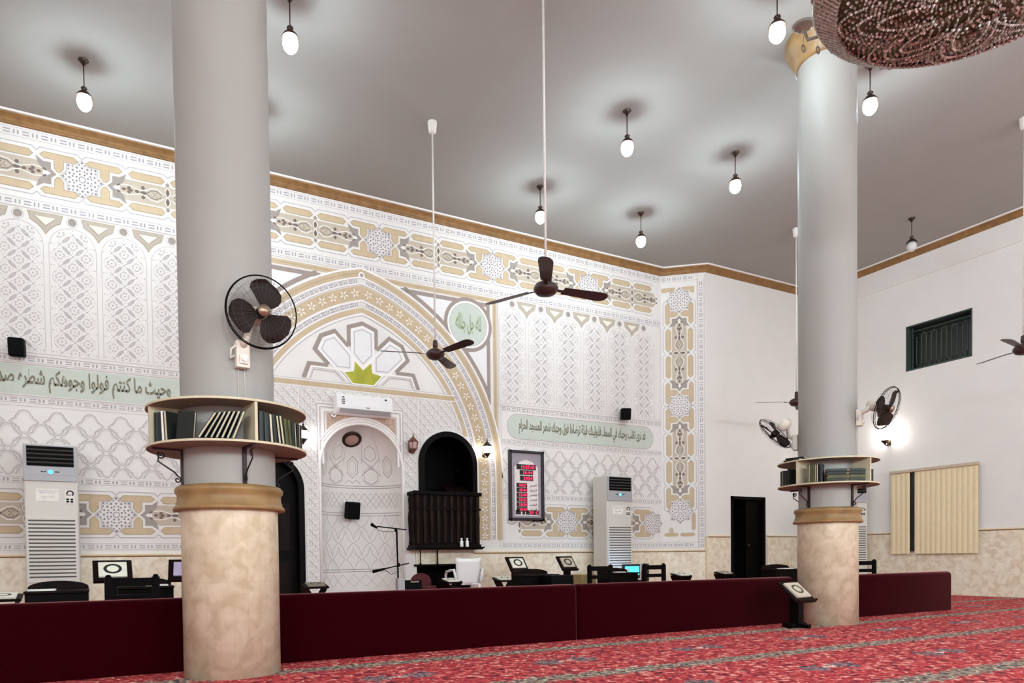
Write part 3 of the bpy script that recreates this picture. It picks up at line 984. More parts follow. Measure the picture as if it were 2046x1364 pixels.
for s_, z0_, z1_ in ((2.575, .05, 3.3), (4.487, 2.35, 3.3), (2.64, .05, 1.8)): pb.stroke([(s_, z0_), (s_, z1_)], .012, WH, 3); pb.stroke([(s_+.01, z0_), (s_+.01, z1_)], .005, LINE, 3)
# square frame over the niche arch
for g, wd, mi in ((0, .012, LINE), (.022, .02, WH), (.045, .01, LINE), (.085, .03, WH), (.115, .009, LINE)):
    pb.stroke([(2.84+g, 2.2), (2.84+g, 3.09-g), (4.215-g, 3.09-g), (4.215-g, 2.2)], wd, mi, 3)
for t in (1, -1):
    ms = lambda p: p if t == 1 else (2*MC-p[0], p[1])
    A = [ms((MC+.775*cos(a), MS+.775*sin(a))) for a in [radians(90-i*5.2) for i in range(9)]]
    A = [p for p in A if p[1] < 2.96]
    pb.poly([ms((MC+.02, 2.96))]+A+[ms((MC+.55, 2.70)), ms((MC+.55, 2.96))], BRSP, 2)
pb.build('carved_field')

# mouldings round the niche opening
mb = MB()
for r, t in ((MR+.02, .022), (MR+.062, .014), (MR+.10, .012)):
    mb.tube([(MC-r, YW-.005, .0)]+[(MC+r*cos(a), YW-.005, MS+r*sin(a)) for a in [pi-i*pi/32 for i in range(33)]]+[(MC+r, YW-.005, .0)] if r < MR+.05 else [(MC+r*cos(a), YW-.003, MS+r*sin(a)) for a in [radians(150)-i*radians(120)/32 for i in range(33)]], t, 8)
o = mb.build('niche_moulding', M_STUCCO, wall_back)

# --- niche: half-elliptic recess with a half dome
ND = .5
def niche(th, z, h):
    """th from -90 to 90 degrees, z height (above MS the dome closes in)"""
    if z <= MS: k = 1.0
    else: k = sqrt(max(0, 1-((z-MS)/MR)**2))
    r = MR*k-h; d = ND*k-h
    return (MC+r*sin(th), YW+d*cos(th), z)
mb = MB()
zs = [0, .5, 1, 1.5, 2.0, MS]+[MS+MR*sin(i*pi/2/12) for i in range(1, 12)]+[MS+MR*.9999]
nt_ = 28
vs = [niche(-pi/2+pi*i/nt_, z, 0) for z in zs for i in range(nt_+1)]
mb.add(vs, [(k*(nt_+1)+i, k*(nt_+1)+i+1, (k+1)*(nt_+1)+i+1, (k+1)*(nt_+1)+i) for k in range(len(zs)-1) for i in range(nt_)], 0, True)
nic = mb.build('niche', M_WALL, wall_back)
# carved lines on the niche wall: arc length a = s/0.9 rad
pb = PB(lambda s, z, h: niche(s, z, h+.002))
def nst(pts, wd, mi, closed=False):
    q = []
    ps = pts+[pts[0]] if closed else pts
    for a, b in zip(ps, ps[1:]):
        for i in range(6): q.append((a[0]+(b[0]-a[0])*i/6, a[1]+(b[1]-a[1])*i/6))
    q.append(ps[-1])
    pb.stroke(q, wd, mi, 2)
for z in (1.935, 1.90, 1.50, 1.46, .60, .565):
    nst([(-1.5, z), (-.75, z), (0, z), (.75, z), (1.5, z)], .012, LINE)
K_ = .62                                           # radians per metre of girth
def hexa(c, w_, h_): return [(c[0]+K_*x*2, c[1]+y) for x, y in ((0, h_), (w_, h_*.5), (w_, -h_*.5), (0, -h_), (-w_, -h_*.5), (-w_, h_*.5))]
for cx in (-1.0, 0, 1.0):
    nst(hexa((cx*.95, 2.235), .11, .17), .013, LINE, True)
    nst(hexa((cx*.95, 2.235), .07, .115), .009, LINE2, True)
for cx in (-.5, .5):
    nst(hexa((cx*.95, 2.09), .14, .13), .013, LINE, True)
    nst(hexa((cx*.95, 2.09), .17, .16), .008, LINE2, True)
    nst(hexa((cx*.95, 2.45), .12, .12), .010, LINE, True)
for sg in (-1, 1):
    for da, db in ((.14, -.14), (-.14, .14)):
        nst([(sg*.74, 2.235+da), (sg*.22, 2.235+db)], .011, LINE)
    nst([(sg*.47, 2.27), (sg*.55, 2.235), (sg*.47, 2.20), (sg*.39, 2.235)], .008, LINE2, True)
    nst([(sg*.20, 1.97), (sg*.10, 2.03), (0, 1.98)], .010, LINE)
for a in (-.72, -.24, .24, .72):
    nst([(a, 2.3), (a, 2.72)], .010, LINE)
for i in range(-4, 5):
    nst([(i*.3, 1.70+.12), (i*.3+.15, 1.70), (i*.3, 1.70-.12), (i*.3-.15, 1.70)], .010, LINE, True)
    nst([(i*.3+.15, 1.70+.12), (i*.3+.3, 1.70), (i*.3+.15, 1.70-.12), (i*.3, 1.70)], .007, LINE2, True)
    nst([(i*.3, .42+.1), (i*.3+.15, .42), (i*.3, .42-.1), (i*.3-.15, .42)], .008, LINE2, True)
for j in range(3):
    for i in range(-3, 4):
        c = (i*.42+(.21 if j % 2 else 0), 1.28-j*.26)
        if abs(c[0]) < 1.35:
            nst([(c[0], c[1]+.2), (c[0]+.06, c[1]+.08), (c[0]+.19, c[1]), (c[0]+.06, c[1]-.08), (c[0], c[1]-.2), (c[0]-.06, c[1]-.08), (c[0]-.19, c[1]), (c[0]-.06, c[1]+.08)], .009, LINE, True)
pb.build('niche_carving', nic)

# ---------------------------------------------------------------- doors, pulpit opening, window
def arch_ring(mb, c, r, sp, z0, wd, y0, y1, mi=0, n=24):
    ins = [(c-r, z0)]+[(c+r*cos(a), sp+r*sin(a)) for a in [pi-i*pi/n for i in range(n+1)]]+[(c+r, z0)]
    q = r+wd
    out = [(c-q, z0)]+[(c+q*cos(a), sp+q*sin(a)) for a in [pi-i*pi/n for i in range(n+1)]]+[(c+q, z0)]
    for i in range(len(ins)-1):
        P = [ins[i], ins[i+1], out[i+1], out[i]]
        mb.prism(P, (0, y0, 0), (1, 0, 0), (0, 0, 1), (0, y1-y0, 0), mi)
def arch_plate(mb, c, r, sp, z0, y0, y1, mi=0, n=24):
    out = [(c-r, z0)]+[(c+r*cos(a), sp+r*sin(a)) for a in [pi-i*pi/n for i in range(n+1)]]+[(c+r, z0)]
    mb.prism(out, (0, y0, 0), (1, 0, 0), (0, 0, 1), (0, y1-y0, 0), mi)

mb = MB()
arch_plate(mb, DC, DR, DS, 0, YW+.14, YW+.20)
d1 = struct(mb.build('door_1', M_DWOOD2))
mb = MB(); arch_ring(mb, DC, DR-.06, DS, 0, .085, YW-.04, YW+.2)
mb.build('frame', M_DWOOD2, d1)
mb = MB()
for sx in (-1, 1):
    for z0, z1 in ((.15, .75), (.9, 1.6)): mb.box((DC+sx*.21, YW+.132, (z0+z1)/2), (.28, .03, z1-z0))
mb.box((DC, YW+.13, .95), (.03, .03, 1.9))
mb.build('panel', M_DWOOD, d1)
mb = MB(); mb.cyl((DC+.05, YW+.05, 1.0), (DC+.05, YW+.14, 1.0), .014); mb.bar((DC+.05, YW+.06, 1.0), (DC+.16, YW+.06, 1.0), .02, .02)
mb.build('handle', M_BRONZE, d1)

mb = MB()                                          # plain dark doorway in the right-hand shoulder, leaf ajar
mb.box((10.935, YF+.06, .957), (.06, .16, 1.915)); mb.box((11.846, YF+.06, .957), (.06, .16, 1.915)); mb.box((11.39, YF+.06, 1.885), (.97, .16, .06))
d2 = struct(mb.build('door_2', M_DWOOD2))
mb = MB(); mb.box((11.62, YF+.10, .93), (.40, .04, 1.85)); mb.build('leaf', M_DWOOD2, d2)
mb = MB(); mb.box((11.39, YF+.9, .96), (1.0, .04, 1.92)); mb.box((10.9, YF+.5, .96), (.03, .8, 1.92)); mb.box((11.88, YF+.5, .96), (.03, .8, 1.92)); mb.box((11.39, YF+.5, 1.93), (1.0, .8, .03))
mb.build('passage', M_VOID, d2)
mb = MB(); mb.cyl((11.47, YF+.03, .95), (11.47, YF+.09, .95), .02); mb.build('handle', M_BRONZE, d2)

# window high on the right wall, with an iron grille
mb = MB()
y0, y1, z0, z1 = HW[0], HW[1], HW[2], 4.94
for a, b in (((XR+.11, y0+.012, (z0+z1)/2), (.22, .024, z1-z0)), ((XR+.11, y1-.012, (z0+z1)/2), (.22, .024, z1-z0)), ((XR+.11, (y0+y1)/2, z0+.012), (.22, y1-y0, .024)), ((XR+.11, (y0+y1)/2, z1-.012), (.22, y1-y0, .024))):
    mb.box(a, b)
w1 = struct(mb.build('window_1', M_WBAR))
mb = MB(); mb.box((XR+.215, (y0+y1)/2, (z0+z1)/2), (.02, y1-y0, z1-z0)); mb.build('pane', M_WGLASS, w1)
mb = MB()
yy = [y0+.13+i*(y1-y0-.26)/10 for i in range(11)]
for y in yy: mb.bar((XR+.12, y, z0+.14), (XR+.12, y, z1-.2), .016, .016)
for a, b in zip(yy, yy[1:]):
    if yy.index(a) % 2 == 0:
        mb.tube([(XR+.12, (a+b)/2+(b-a)/2*cos(t), z1-.2+.05*sin(t)) for t in [pi*i/8 for i in range(9)]], .008, 6)
    else:
        mb.tube([(XR+.12, (a+b)/2+(b-a)/2*cos(t), z0+.14-.05*sin(t)) for t in [pi*i/8 for i in range(9)]], .008, 6)
for z in (z0+.05, z1-.09): mb.bar((XR+.12, y0, z), (XR+.12, y1, z), .016, .016)
for y in (y0+.06, y1-.06): mb.bar((XR+.12, y, z0+.02), (XR+.12, y, z1-.02), .016, .016)
mb.build('grille', M_WBAR, w1)

# pulpit opening: dark recess behind the balcony and a low dark recess under it
mb = MB()
for c, d in (((PC, YW+.75, 1.9), (1.3, .04, 2.1)), ((PC-.53, YW+.39, 1.9), (.04, .72, 2.1)), ((PC+.53, YW+.39, 1.9), (.04, .72, 2.1)), ((PC, YW+.39, .92), (1.1, .72, .04)), ((PC, YW+.39, 2.85), (1.1, .72, .04))): mb.box(c, d)
pr = struct(mb.build('window_2', M_DWOOD2))
mb = MB(); arch_ring(mb, PC, PR-.07, PS, .92, .085, YW-.05, YW+.12)
mb.build('frame', M_DWOOD2, pr)
mb = MB()
for c, d in (((4.91, YW+.6, .33), (1.02, .04, .66)), ((4.40, YW+.31, .33), (.04, .58, .66)), ((5.42, YW+.31, .33), (.04, .58, .66)), ((4.91, YW+.31, .665), (1.06, .6, .03)), ((4.91, YW-.03, .655), (1.08, .08, .03))): mb.box(c, d)
struct(mb.build('trim_8', M_DWOOD2))

# balcony of half-round staves
t = thing('pulpit_balcony', 'dark wooden pulpit balcony of upright staves under the arched black opening', 'balcony', (4.857, YW, .9))
W, D, H = 1.17, .30, .92
mb = MB(); mb.box((0, -D/2, .02), (W+.04, D+.04, .04)); mb.box((0, -D/2, .06), (W, D, .04)); mb.build('floor_board', M_DWOOD, t, .006)
mb = MB()
for a, b in (((0, -D+.025, H-.03), (W+.03, .06, .06)), ((-W/2+.02, -D/2, H-.03), (.05, D, .06)), ((W/2-.02, -D/2, H-.03), (.05, D, .06))): mb.box(a, b)
mb.build('hand_rail', M_DWOOD2, t, .008)
mb = MB(); mb.box((0, -D+.05, H/2), (W-.04, .03, H-.1)); mb.box((-W/2+.03, -D/2, H/2), (.03, D-.06, H-.1)); mb.box((W/2-.03, -D/2, H/2), (.03, D-.06, H-.1)); mb.build('back_board', M_DWOOD2, t)
mb = MB(); mb.box((0, -D+.03, H*.70), (W, .05, .03)); mb.build('middle_rail', M_DWOOD2, t)
prof = [(.012, .08), (.03, .085), (.034, .12), (.026, .16), (.034, .3), (.043, .5), (.034, .60), (.024, .625), (.034, .645), (.03, .7), (.038, .8), (.03, .84), (.02, .86)]
for i in range(10):
    x = -W/2+.06+i*(W-.12)/9
    mb = MB(); mb.lathe(prof, 12, (x, -D+.03, 0)); mb.build('baluster', M_BALU, t)
for i in range(2):
    for x in (-W/2+.02, W/2-.02):
        mb = MB(); mb.lathe(prof, 12, (x, -D+.10+i*.12, 0)); mb.build('baluster', M_BALU, t)
# thin supports under it
for i, x in enumerate((4.465, 4.765)):
    mb = MB(); mb.cyl((x, YW-.05, .67), (x, YW-.05, .90), .012 if i else .009, n=8)
    mb.cyl((x, YW-.05, .67), (x, YW-.05, .685), .02, n=8)
    tag(mb.build('support_rod', M_IRON), ('thicker' if i else 'thinner')+' dark rod standing between the low black ledge and the pulpit balcony', 'rod')
for i, x in enumerate((5.06, 5.16)):
    mb = MB(); mb.lathe([(.0, 0), (.027, 0), (.028, .01), (.028, .085), (.02, .10), (.012, .105), (.012, .12), (.016, .121), (.016, .14), (0, .141)], 14)
    o = mb.build('water_bottle', M_WHITE); o.location = (x, YW-.335, .94-.0)
    tag(o, 'white bottle on the balcony edge, '+('the one nearer the hall corner' if i else 'the one nearer the niche'), 'bottle', 'white bottles on the balcony edge')
    mb = MB(); mb.lathe([(.0165, .119), (.0165, .142), (0, .143)], 12); mb.build('cap', M_WHITE, o)
# ledge lip that the bottles stand on
mb = MB(); mb.box((0, -D-.03, .03), (W+.04, .09, .02)); mb.build('ledge', M_DWOOD2, t)
# sloping reading desk inside the opening
t = thing('pulpit_lectern', 'dark sloping lectern with gooseneck microphone inside the arched pulpit opening', 'lectern', (5.22, YW+.24, .94))
mb = MB(); mb.box((0, 0, .02), (.3, .26, .04)); mb.box((0, 0, .45), (.07, .07, .88)); mb.build('post', M_DWOOD, t)
mb = MB(); mb.box((0, -.02, .98), (.42, .34, .03), 0, Matrix.Rotation(radians(22), 3, 'X')); mb.build('desk_top', M_DWOOD, t, .005)
mb = MB(); mb.tube([(.05, .08, 1.03), (.05, .07, 1.18), (.03, .0, 1.27), (.01, -.08, 1.28)], .007, 6); mb.cyl((.01, -.08, 1.28), (0, -.13, 1.27), .013, n=8); mb.build('microphone', M_BLACK, t)

# ---------------------------------------------------------------- columns with ring shelves
def column(label, x, y, r, brackets, zcap):
    t = thing('column', label, 'column', (x, y, 0), 0, 'round columns of the hall')
    mb = MB(); mb.lathe([(0, 0), (r, 0), (r, 1.10)], 56); mb.build('marble_base', M_COLM, t)
    mb = MB(); mb.lathe([(r-.03, 1.085), (r+.043, 1.085), (r+.048, 1.10), (r+.040, 1.112), (r+.030, 1.118), (r+.030, 1.135), (r+.022, 1.15), (r+.022, 1.185), (r+.036, 1.205), (r+.036, 1.225), (r+.022, 1.242), (r-.03, 1.252)], 56); mb.build('ledge_moulding', M_LEDGE, t)
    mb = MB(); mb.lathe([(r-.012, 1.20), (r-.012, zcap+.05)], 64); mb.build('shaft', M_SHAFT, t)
    mb = MB(); mb.lathe([(r-.02, zcap), (r+.01, zcap), (r+.02, zcap+.03), (r+.03, zcap+.05), (r+.05, zcap+.12), (r+.09, zcap+.18), (r+.11, zcap+.22), (r+.11, ZC-.002)], 56); mb.build('capital', M_LEDGE, t)
    return t
COLA, COLB = (.755, 4.91), (6.97, 4.91)
column('near round column with cream marble base, beside the oscillating fan with dark blades', *COLA, .31, 0, 5.98)
column('far round column with cream marble base, standing below the crystal chandelier', *COLB, .298, 0, 5.98)

def scroll_bracket(parent, ang, r, zt):
    """wrought iron L with scrolls, standing out from the column along ang"""
    d = Vector((cos(ang), sin(ang), 0))
    P = lambda a, z: tuple(d*a+Vector((0, 0, z)))
    mb = MB()
    h = .235
    mb.bar(P(r+.006, zt-h), P(r+.006, zt-.002), .026, .012, up=d)
    mb.bar(P(r, zt-.006), P(r+.185, zt-.006), .022, .010)
    S = []
    for i in range(26):
        a = i/25*pi*2.6; q = .006+.020*i/25
        S.append((r+.128+q*cos(a-1.0), zt-.044+q*sin(a-1.0)))
    mid = [(r+.150, zt-.085), (r+.10, zt-.118), (r+.05, zt-.150), (r+.028, zt-.178)]
    S2 = []
    for i in range(20):
        a = i/19*pi*2.3; q = .022*(1-i/24)
        S2.append((r+.034-q*sin(a+.6)*.9, zt-.196-q*cos(a+.6)*-1.0))
    mb.tube([P(*p) for p in S+mid], .0052, 6)
    mb.tube([P(*p) for p in [mid[-1]]+S2], .0052, 6)
    mb.lathe([(0, -h-.02), (.010, -h-.012), (.012, -h), (.006, -h+.01)], 8, P(r+.008, zt))
    return mb.build('bracket', M_IRON, parent)
def ring_shelf(label, c, r, R, zb, ztop, th, seed):
    t = thing('ring_shelf', label, 'shelf', (c[0], c[1], 0), 0, 'ring shelves round the columns')
    def ring(z, mi=0):
        mb = MB(); mb.lathe([(r, z), (R, z), (R, z+.016), (r, z+.016), (r, z)], 72, smooth=False)
        return mb
    def edge(z):
        mb = MB(); mb.lathe([(R, z), (R+.004, z+.002), (R+.004, z+.014), (R, z+.016)], 72, smooth=False)
        return mb
    o = ring(zb).build('bottom_board', M_SHELF, t); edge(zb).build('edge_band', M_SHELFE, o)
    o = ring(ztop).build('top_board', M_SHELF, t); edge(ztop).build('edge_band', M_SHELFE, o)
    for a in th:
        d = Vector((cos(a), sin(a), 0))
        mb = MB(); mb.bar(tuple(d*(r+.002)+Vector((0, 0, (zb+ztop+.016)/2))), tuple(d*(R-.004)+Vector((0, 0, (zb+ztop+.016)/2))), .018, ztop-zb-.016)
        mb.build('divider', M_SHELFE, t)
        scroll_bracket(t, a-.02, r, zb)
    return t
face = lambda c: atan2(-c[1], -c[0])               # direction from a column towards the seat of the viewer
tA = [face(COLA)+radians(19)+k*pi/2 for k in range(4)]
tB = [face(COLB)-radians(36)+k*pi/2 for k in range(4)]
ZS0, ZS1, RS = 1.478, 1.732, .505
ring_shelf('round pale book shelf clasping the near column', COLA, .2985, RS, ZS0, ZS1, tA, 1)
ring_shelf('round pale book shelf clasping the far column', COLB, .2865, RS-.012, ZS0, ZS1, tB, 2)

# books: cover with page block; standing in the shelf, spine outwards
def book(h, wd, th, cover, name='book'):
    mb = MB()
    e = .0025
    # spine at +x (outwards); covers either side
    mb.box((0, th/2-e/2, h/2), (wd, e, h)); mb.box((0, -th/2+e/2, h/2), (wd, e, h))
    n = 6
    mb.prism([(wd/2-.001+.004*cos(-pi/2+pi*i/n), th/2*sin(-pi/2+pi*i/n)) for i in range(n+1)]+[(wd/2-.004, th/2), (wd/2-.004, -th/2)][0:2], (0, 0, 0), (1, 0, 0), (0, 1, 0), (0, 0, h))
    o = mb.build(name, cover)
    mb = MB(); mb.box((-.002, 0, h/2), (wd-.012, th-2*e, h-.008)); mb.build('pages', M_PAGE, o)
    return o
def put_book(c, rad, ang, z, h, wd, th, cover, lean=0.0, face_in=False, label='', group='', flat=False, turn=0):
    """radial placement on a ring shelf; lean tilts along the ring; face_in shows the pages outwards"""
    o = book(h, wd, th, cover)
    d = Vector((cos(ang), sin(ang), 0)); tt = Vector((-sin(ang), cos(ang), 0)); up = Vector((0, 0, 1))
    if flat:
        R = Matrix((d, up, -tt)).transposed()       # lying, spine outwards
        q = Matrix.Rotation(turn, 3, 'Z')
        R = q @ R
        o.matrix_world = Matrix.Translation(Vector((c[0], c[1], z+th/2))+d*(rad-wd/2)+(q @ tt)*h/2) @ R.to_4x4()
    else:
        x = d if not face_in else -d
        y = tt if not face_in else -tt
        R0 = Matrix((x, y, up)).transposed()
        L = Matrix.Rotation(-lean, 3, d)
        R = L @ R0
        lift = abs(sin(lean))*th/2
        o.matrix_world = Matrix.Translation(Vector((c[0], c[1], z+lift))+d*rad) @ R.to_4x4()
    tag(o, label, 'book', group)
    return o
ORD = ['first', 'second', 'third', 'fourth', 'fifth', 'sixth', 'seventh', 'eighth', 'ninth', 'tenth', 'eleventh', 'twelfth', 'thirteenth', 'fourteenth']
zb = ZS0+.0165
fA = face(COLA)
# near column, bay facing the viewer on the left: five upright, one showing its cover, seven leaning
def ring(c, a0, items, rad, nm, group):
    a = a0
    for k, (h, wd, th, cov, lean, fin, gap) in enumerate(items):
        a += gap
        put_book(c, rad, a+th/2/rad, zb, h, wd, th, cov, lean, fin, nm % ORD[k], group)
        a += th/rad
gA = 'books on the near column shelf'
ring(COLA, tA[0]-pi/2+.12, [(.185, .13, .026, M_BOOKD, 0, False, .01), (.18, .13, .028, M_BOOKG, .0, False, .004), (.178, .13, .024, M_BOOKD, -.02, False, .004),
     (.182, .13, .020, M_PAGEW, -.05, False, .006), (.178, .13, .026, M_BOOKD, -.07, True, .008)], .425, '%s upright book from the outer end of the left bay, near column shelf', gA)
o = put_book(COLA, .425, tA[0]-pi/2+.66, zb, .172, .120, .022, M_BOOKD, .0, False, 'dark book turned cover outwards in the left bay of the near column shelf', gA)
dd = tA[0]-pi/2+.66
d = Vector((cos(dd), sin(dd), 0)); tt = Vector((-sin(dd), cos(dd), 0))
o.matrix_world = Matrix.Translation(Vector((COLA[0], COLA[1], zb))+d*.455) @ (Matrix.Rotation(-.10, 3, d) @ Matrix((-tt, d, Vector((0, 0, 1)))).transposed()).to_4x4()
for k, (da, ln) in enumerate(((.90, .62), (.978, .55), (1.05, .50), (1.115, .46), (1.18, .43), (1.245, .40), (1.31, .38))):
    put_book(COLA, .428, tA[0]-pi/2+da-.02, zb, .185, .125, .015 if k else .018, M_BOOKG if k % 2 else M_BOOKD, ln, True, '%s leaning book before the divider, near column shelf, counted from its open side' % ORD[k], gA)
ring(COLA, tA[0]+.03, [(.185, .13, .03, M_BOOKD, 0, False, .01), (.18, .13, .034, M_BOOKD, -.02, False, .004), (.18, .13, .022, M_BOOKG, -.06, True, .006), (.178, .13, .026, M_BOOKD, -.10, False, .006), (.178, .13, .022, M_BOOKD, -.13, True, .008),
     (.182, .13, .024, M_BOOKG, -.16, True, .010), (.165, .13, .030, M_BOOKO, -.15, False, .010), (.165, .13, .028, M_BOOKO, -.13, False, .006), (.165, .13, .026, M_BOOKG, -.10, False, .006), (.165, .13, .024, M_BOOKD, -.08, True, .006), (.16, .13, .026, M_BOOKD, -.05, False, .006), (.16, .13, .026, M_BOOKG, -.03, True, .006), (.16, .13, .022, M_BOOKD, -.02, False, .006)],
     .425, '%s book in the right bay of the near column shelf, counted from the divider', gA)
# far column
gB = 'books on the far column shelf'
ring(COLB, tB[0]-.66, [(.165, .13, .03, M_BOOKD, 0, False, .01), (.168, .13, .03, M_BOOKD, 0, True, .008), (.165, .13, .032, M_BOOKD, 0, False, .008), (.16, .13, .034, M_BOOKD, 0, False, .012), (.17, .13, .03, M_BOOKD, .02, False, .012)], .415, '%s dark book in the left bay of the far column shelf', gB)
ring(COLB, tB[0]+.22, [(.185, .13, .012, M_BOOKG, 0, True, .01), (.183, .13, .014, M_BOOKO, 0, True, .002), (.185, .13, .018, M_BOOKO, 0, False, .002), (.183, .13, .016, M_BOOKO, 0, False, .002), (.185, .13, .014, M_BOOKG, 0, True, .002), (.183, .13, .016, M_BOOKG, 0, True, .002), (.188, .13, .03, M_BOOKD, 0, False, .012)], .415, '%s upright book in the middle bay of the far column shelf', gB)
for s_, a in (('inner', .80), ('outer', 1.22)):
    z = zb
    for k in range(4):
        th = .027+.003*((k*3) % 4)
        put_book(COLB, .487, tB[0]+a+.01*(k % 2), z, .175, .13, th, (M_BOOKG, M_BOOKO, M_BOOKD, M_BOOKG)[k], label='%s book from the bottom of the %s flat stack, far column shelf' % (ORD[k], s_), group=gB, flat=True, turn=.03*(k-1))
        z += th+.0005
put_book(COLB, .415, tB[1]+.12, zb, .125, .12, .03, M_BOOKD, 0, False, 'dark book just past the right-hand divider of the far column shelf', gB)
z = ZS1+.0165
for k, (a, tn) in enumerate(((-.16, .1), (-.10, .3))):
    put_book(COLB, .49, tB[0]+a, z, .20, .13, .014, M_BOOKD, label='thin dark book lying on top of the far column shelf, '+('under the other' if k == 0 else 'on the other'), group=gB, flat=True, turn=tn)
    z += .0145

# ---------------------------------------------------------------- pendant lamps
LAMP_L = 'lit globe ceiling pendant '
def pendant(label, loc, lit=True):
    t = thing('pendant_lamp', label, 'lamp', loc, 0, 'globe pendants on the ceiling')
    mb = MB(); mb.lathe([(.052, 0), (.052, -.008), (.03, -.03), (.013, -.058), (.006, -.062)], 20); mb.build('canopy', M_BRONZE, t)
    mb = MB(); mb.cyl((0, 0, -.05), (0, 0, -.32), .006, n=8); mb.build('rod', M_BRONZE, t)
    mb = MB(); mb.lathe([(.008, -.295), (.028, -.30), (.034, -.312), (.018, -.325), (.02, -.335), (.045, -.35), (.075, -.385), (.082, -.402), (.080, -.405), (.0, -.385)], 20); mb.build('cap', M_BRONZE, t)
    mb = MB(); mb.lathe([(.040, -.387), (.062, -.41), (.072, -.435), (.074, -.47), (.062, -.51), (.036, -.54), (.0, -.548)], 18); g = mb.build('globe', M_GLOBE if lit else M_UNLIT, t)
    return t
LP = [((-.09, 8.83), 'over the left wall panel near the cornice'), ((5.86, 8.78), 'directly behind the near ceiling fan rod, second from the cornice'), ((7.76, 8.73), 'closest to the splayed corner of the cornice'),
      ((1.72, 6.94), 'next to the top of the near column'), ((5.86, 6.83), 'highest of the four in the middle of the ceiling'), ((7.79, 6.86), 'between the middle lamps and the far column'),
      ((7.80, 4.96), 'just past the far column under the chandelier'), ((5.90, 4.68), 'on the near side of the far column capital')]
p0 = None
for k, ((x, y), w_) in enumerate(LP):
    lb = LAMP_L+w_
    if p0 is None: p0 = pendant(lb, (x, y, ZC))
    else: dup(p0, (x, y, ZC), label=lb)
pendant('unlit pendant lamp with dark cap in front of the right wall cornice', (11.93, 6.88, ZC), False)
# more of the same pendants, added out of view to brighten the room
for k, (x, y) in enumerate([(1.75, 8.8), (-4.1, 8.8), (-.1, 5.9), (-3.6, 6.4), (3.8, 2.9), (11.9, 2.4), (8.9, 1.6)]):
    dup(p0, (x, y, ZC), label='lit globe ceiling pendant added out of view as fill light')
# large fill globes, added unseen behind the viewer to even out the light
def fill_lamp(label, loc):
    t = thing('fill_lamp', label, 'lamp', loc, 0, 'added fill globes behind the viewer')
    L = ZC-3.4
    mb = MB(); mb.lathe([(.08, 0), (.08, -.02), (.02, -.07)], 20); mb.build('canopy', M_BRONZE, t)
    mb = MB(); mb.cyl((0, 0, -.05), (0, 0, -L+.2), .012, n=8); mb.build('rod', M_BRONZE, t)
    mb = MB(); mb.sphere((0, 0, -L), .22, 18, 12); mb.build('globe', M_FILL, t)
    return t
h0 = None
for x in (-4.2, .3, 4.6, 9.2):
    for y in (-2.6, -4.6):
        lb = 'large lit fill globe added out of view behind the viewer'
        if h0 is None: h0 = fill_lamp(lb, (x, y, ZC))
        else: dup(h0, (x, y, ZC))

# ---------------------------------------------------------------- ceiling fans
def ceiling_fan(label, x, y, zh, rz):
    t = thing('ceiling_fan', label, 'fan', (x, y, ZC), rz, 'ceiling fans on long white rods')
    L = ZC-zh
    mb = MB(); mb.lathe([(.06, 0), (.06, -.02), (.052, -.09), (.046, -.13), (.012, -.14)], 20); mb.build('canopy', M_RODW, t)
    mb = MB(); mb.cyl((0, 0, -.1), (0, 0, -L+.12), .0115, n=10); mb.build('rod', M_RODW, t)
    mb = MB(); mb.lathe([(.012, -L+.19), (.03, -L+.18), (.034, -L+.10), (.02, -L+.09), (.05, -L+.075), (.10, -L+.05), (.118, -L+.02), (.118, -L-.005), (.09, -L-.04), (.05, -L-.055), (0, -L-.058)], 24); mb.build('motor', M_CFAN, t)
    for k in range(3):
        a = k*2*pi/3
        R = Matrix.Rotation(a, 4, 'Z') @ Matrix.Translation((0, 0, -L+.01)) @ Matrix.Rotation(radians(-13), 4, 'X')
        mb = MB(); mb.M = R
        mb.box((.155, 0, 0), (.12, .035, .006)); mb.build('blade_iron', M_CFAN, t)
        mb = MB(); mb.M = R
        pts = [(.19, -.052), (.60, -.072), (.655, -.066), (.69, -.04), (.70, 0), (.69, .035), (.655, .06), (.60, .068), (.19, .052)]
        mb.prism(pts, (0, 0, .004), (1, 0, 0), (0, 1, 0), (0, 0, .005)); mb.build('blade', M_CFAN, t)
    return t
ceiling_fan('dark brown ceiling fan hanging in front of the arcade panel and frieze', 3.82, 5.64, 3.33, radians(-4))
ceiling_fan('dark brown ceiling fan hanging in front of the great arch', 3.79, 8.11, 3.35, radians(45))
ceiling_fan('ceiling fan mostly hidden behind the far column', 10.52, 7.98, 3.34, radians(152))
ceiling_fan('ceiling fan cut by the right picture edge, before the right wall', 10.52, 4.66, 3.34, radians(69))

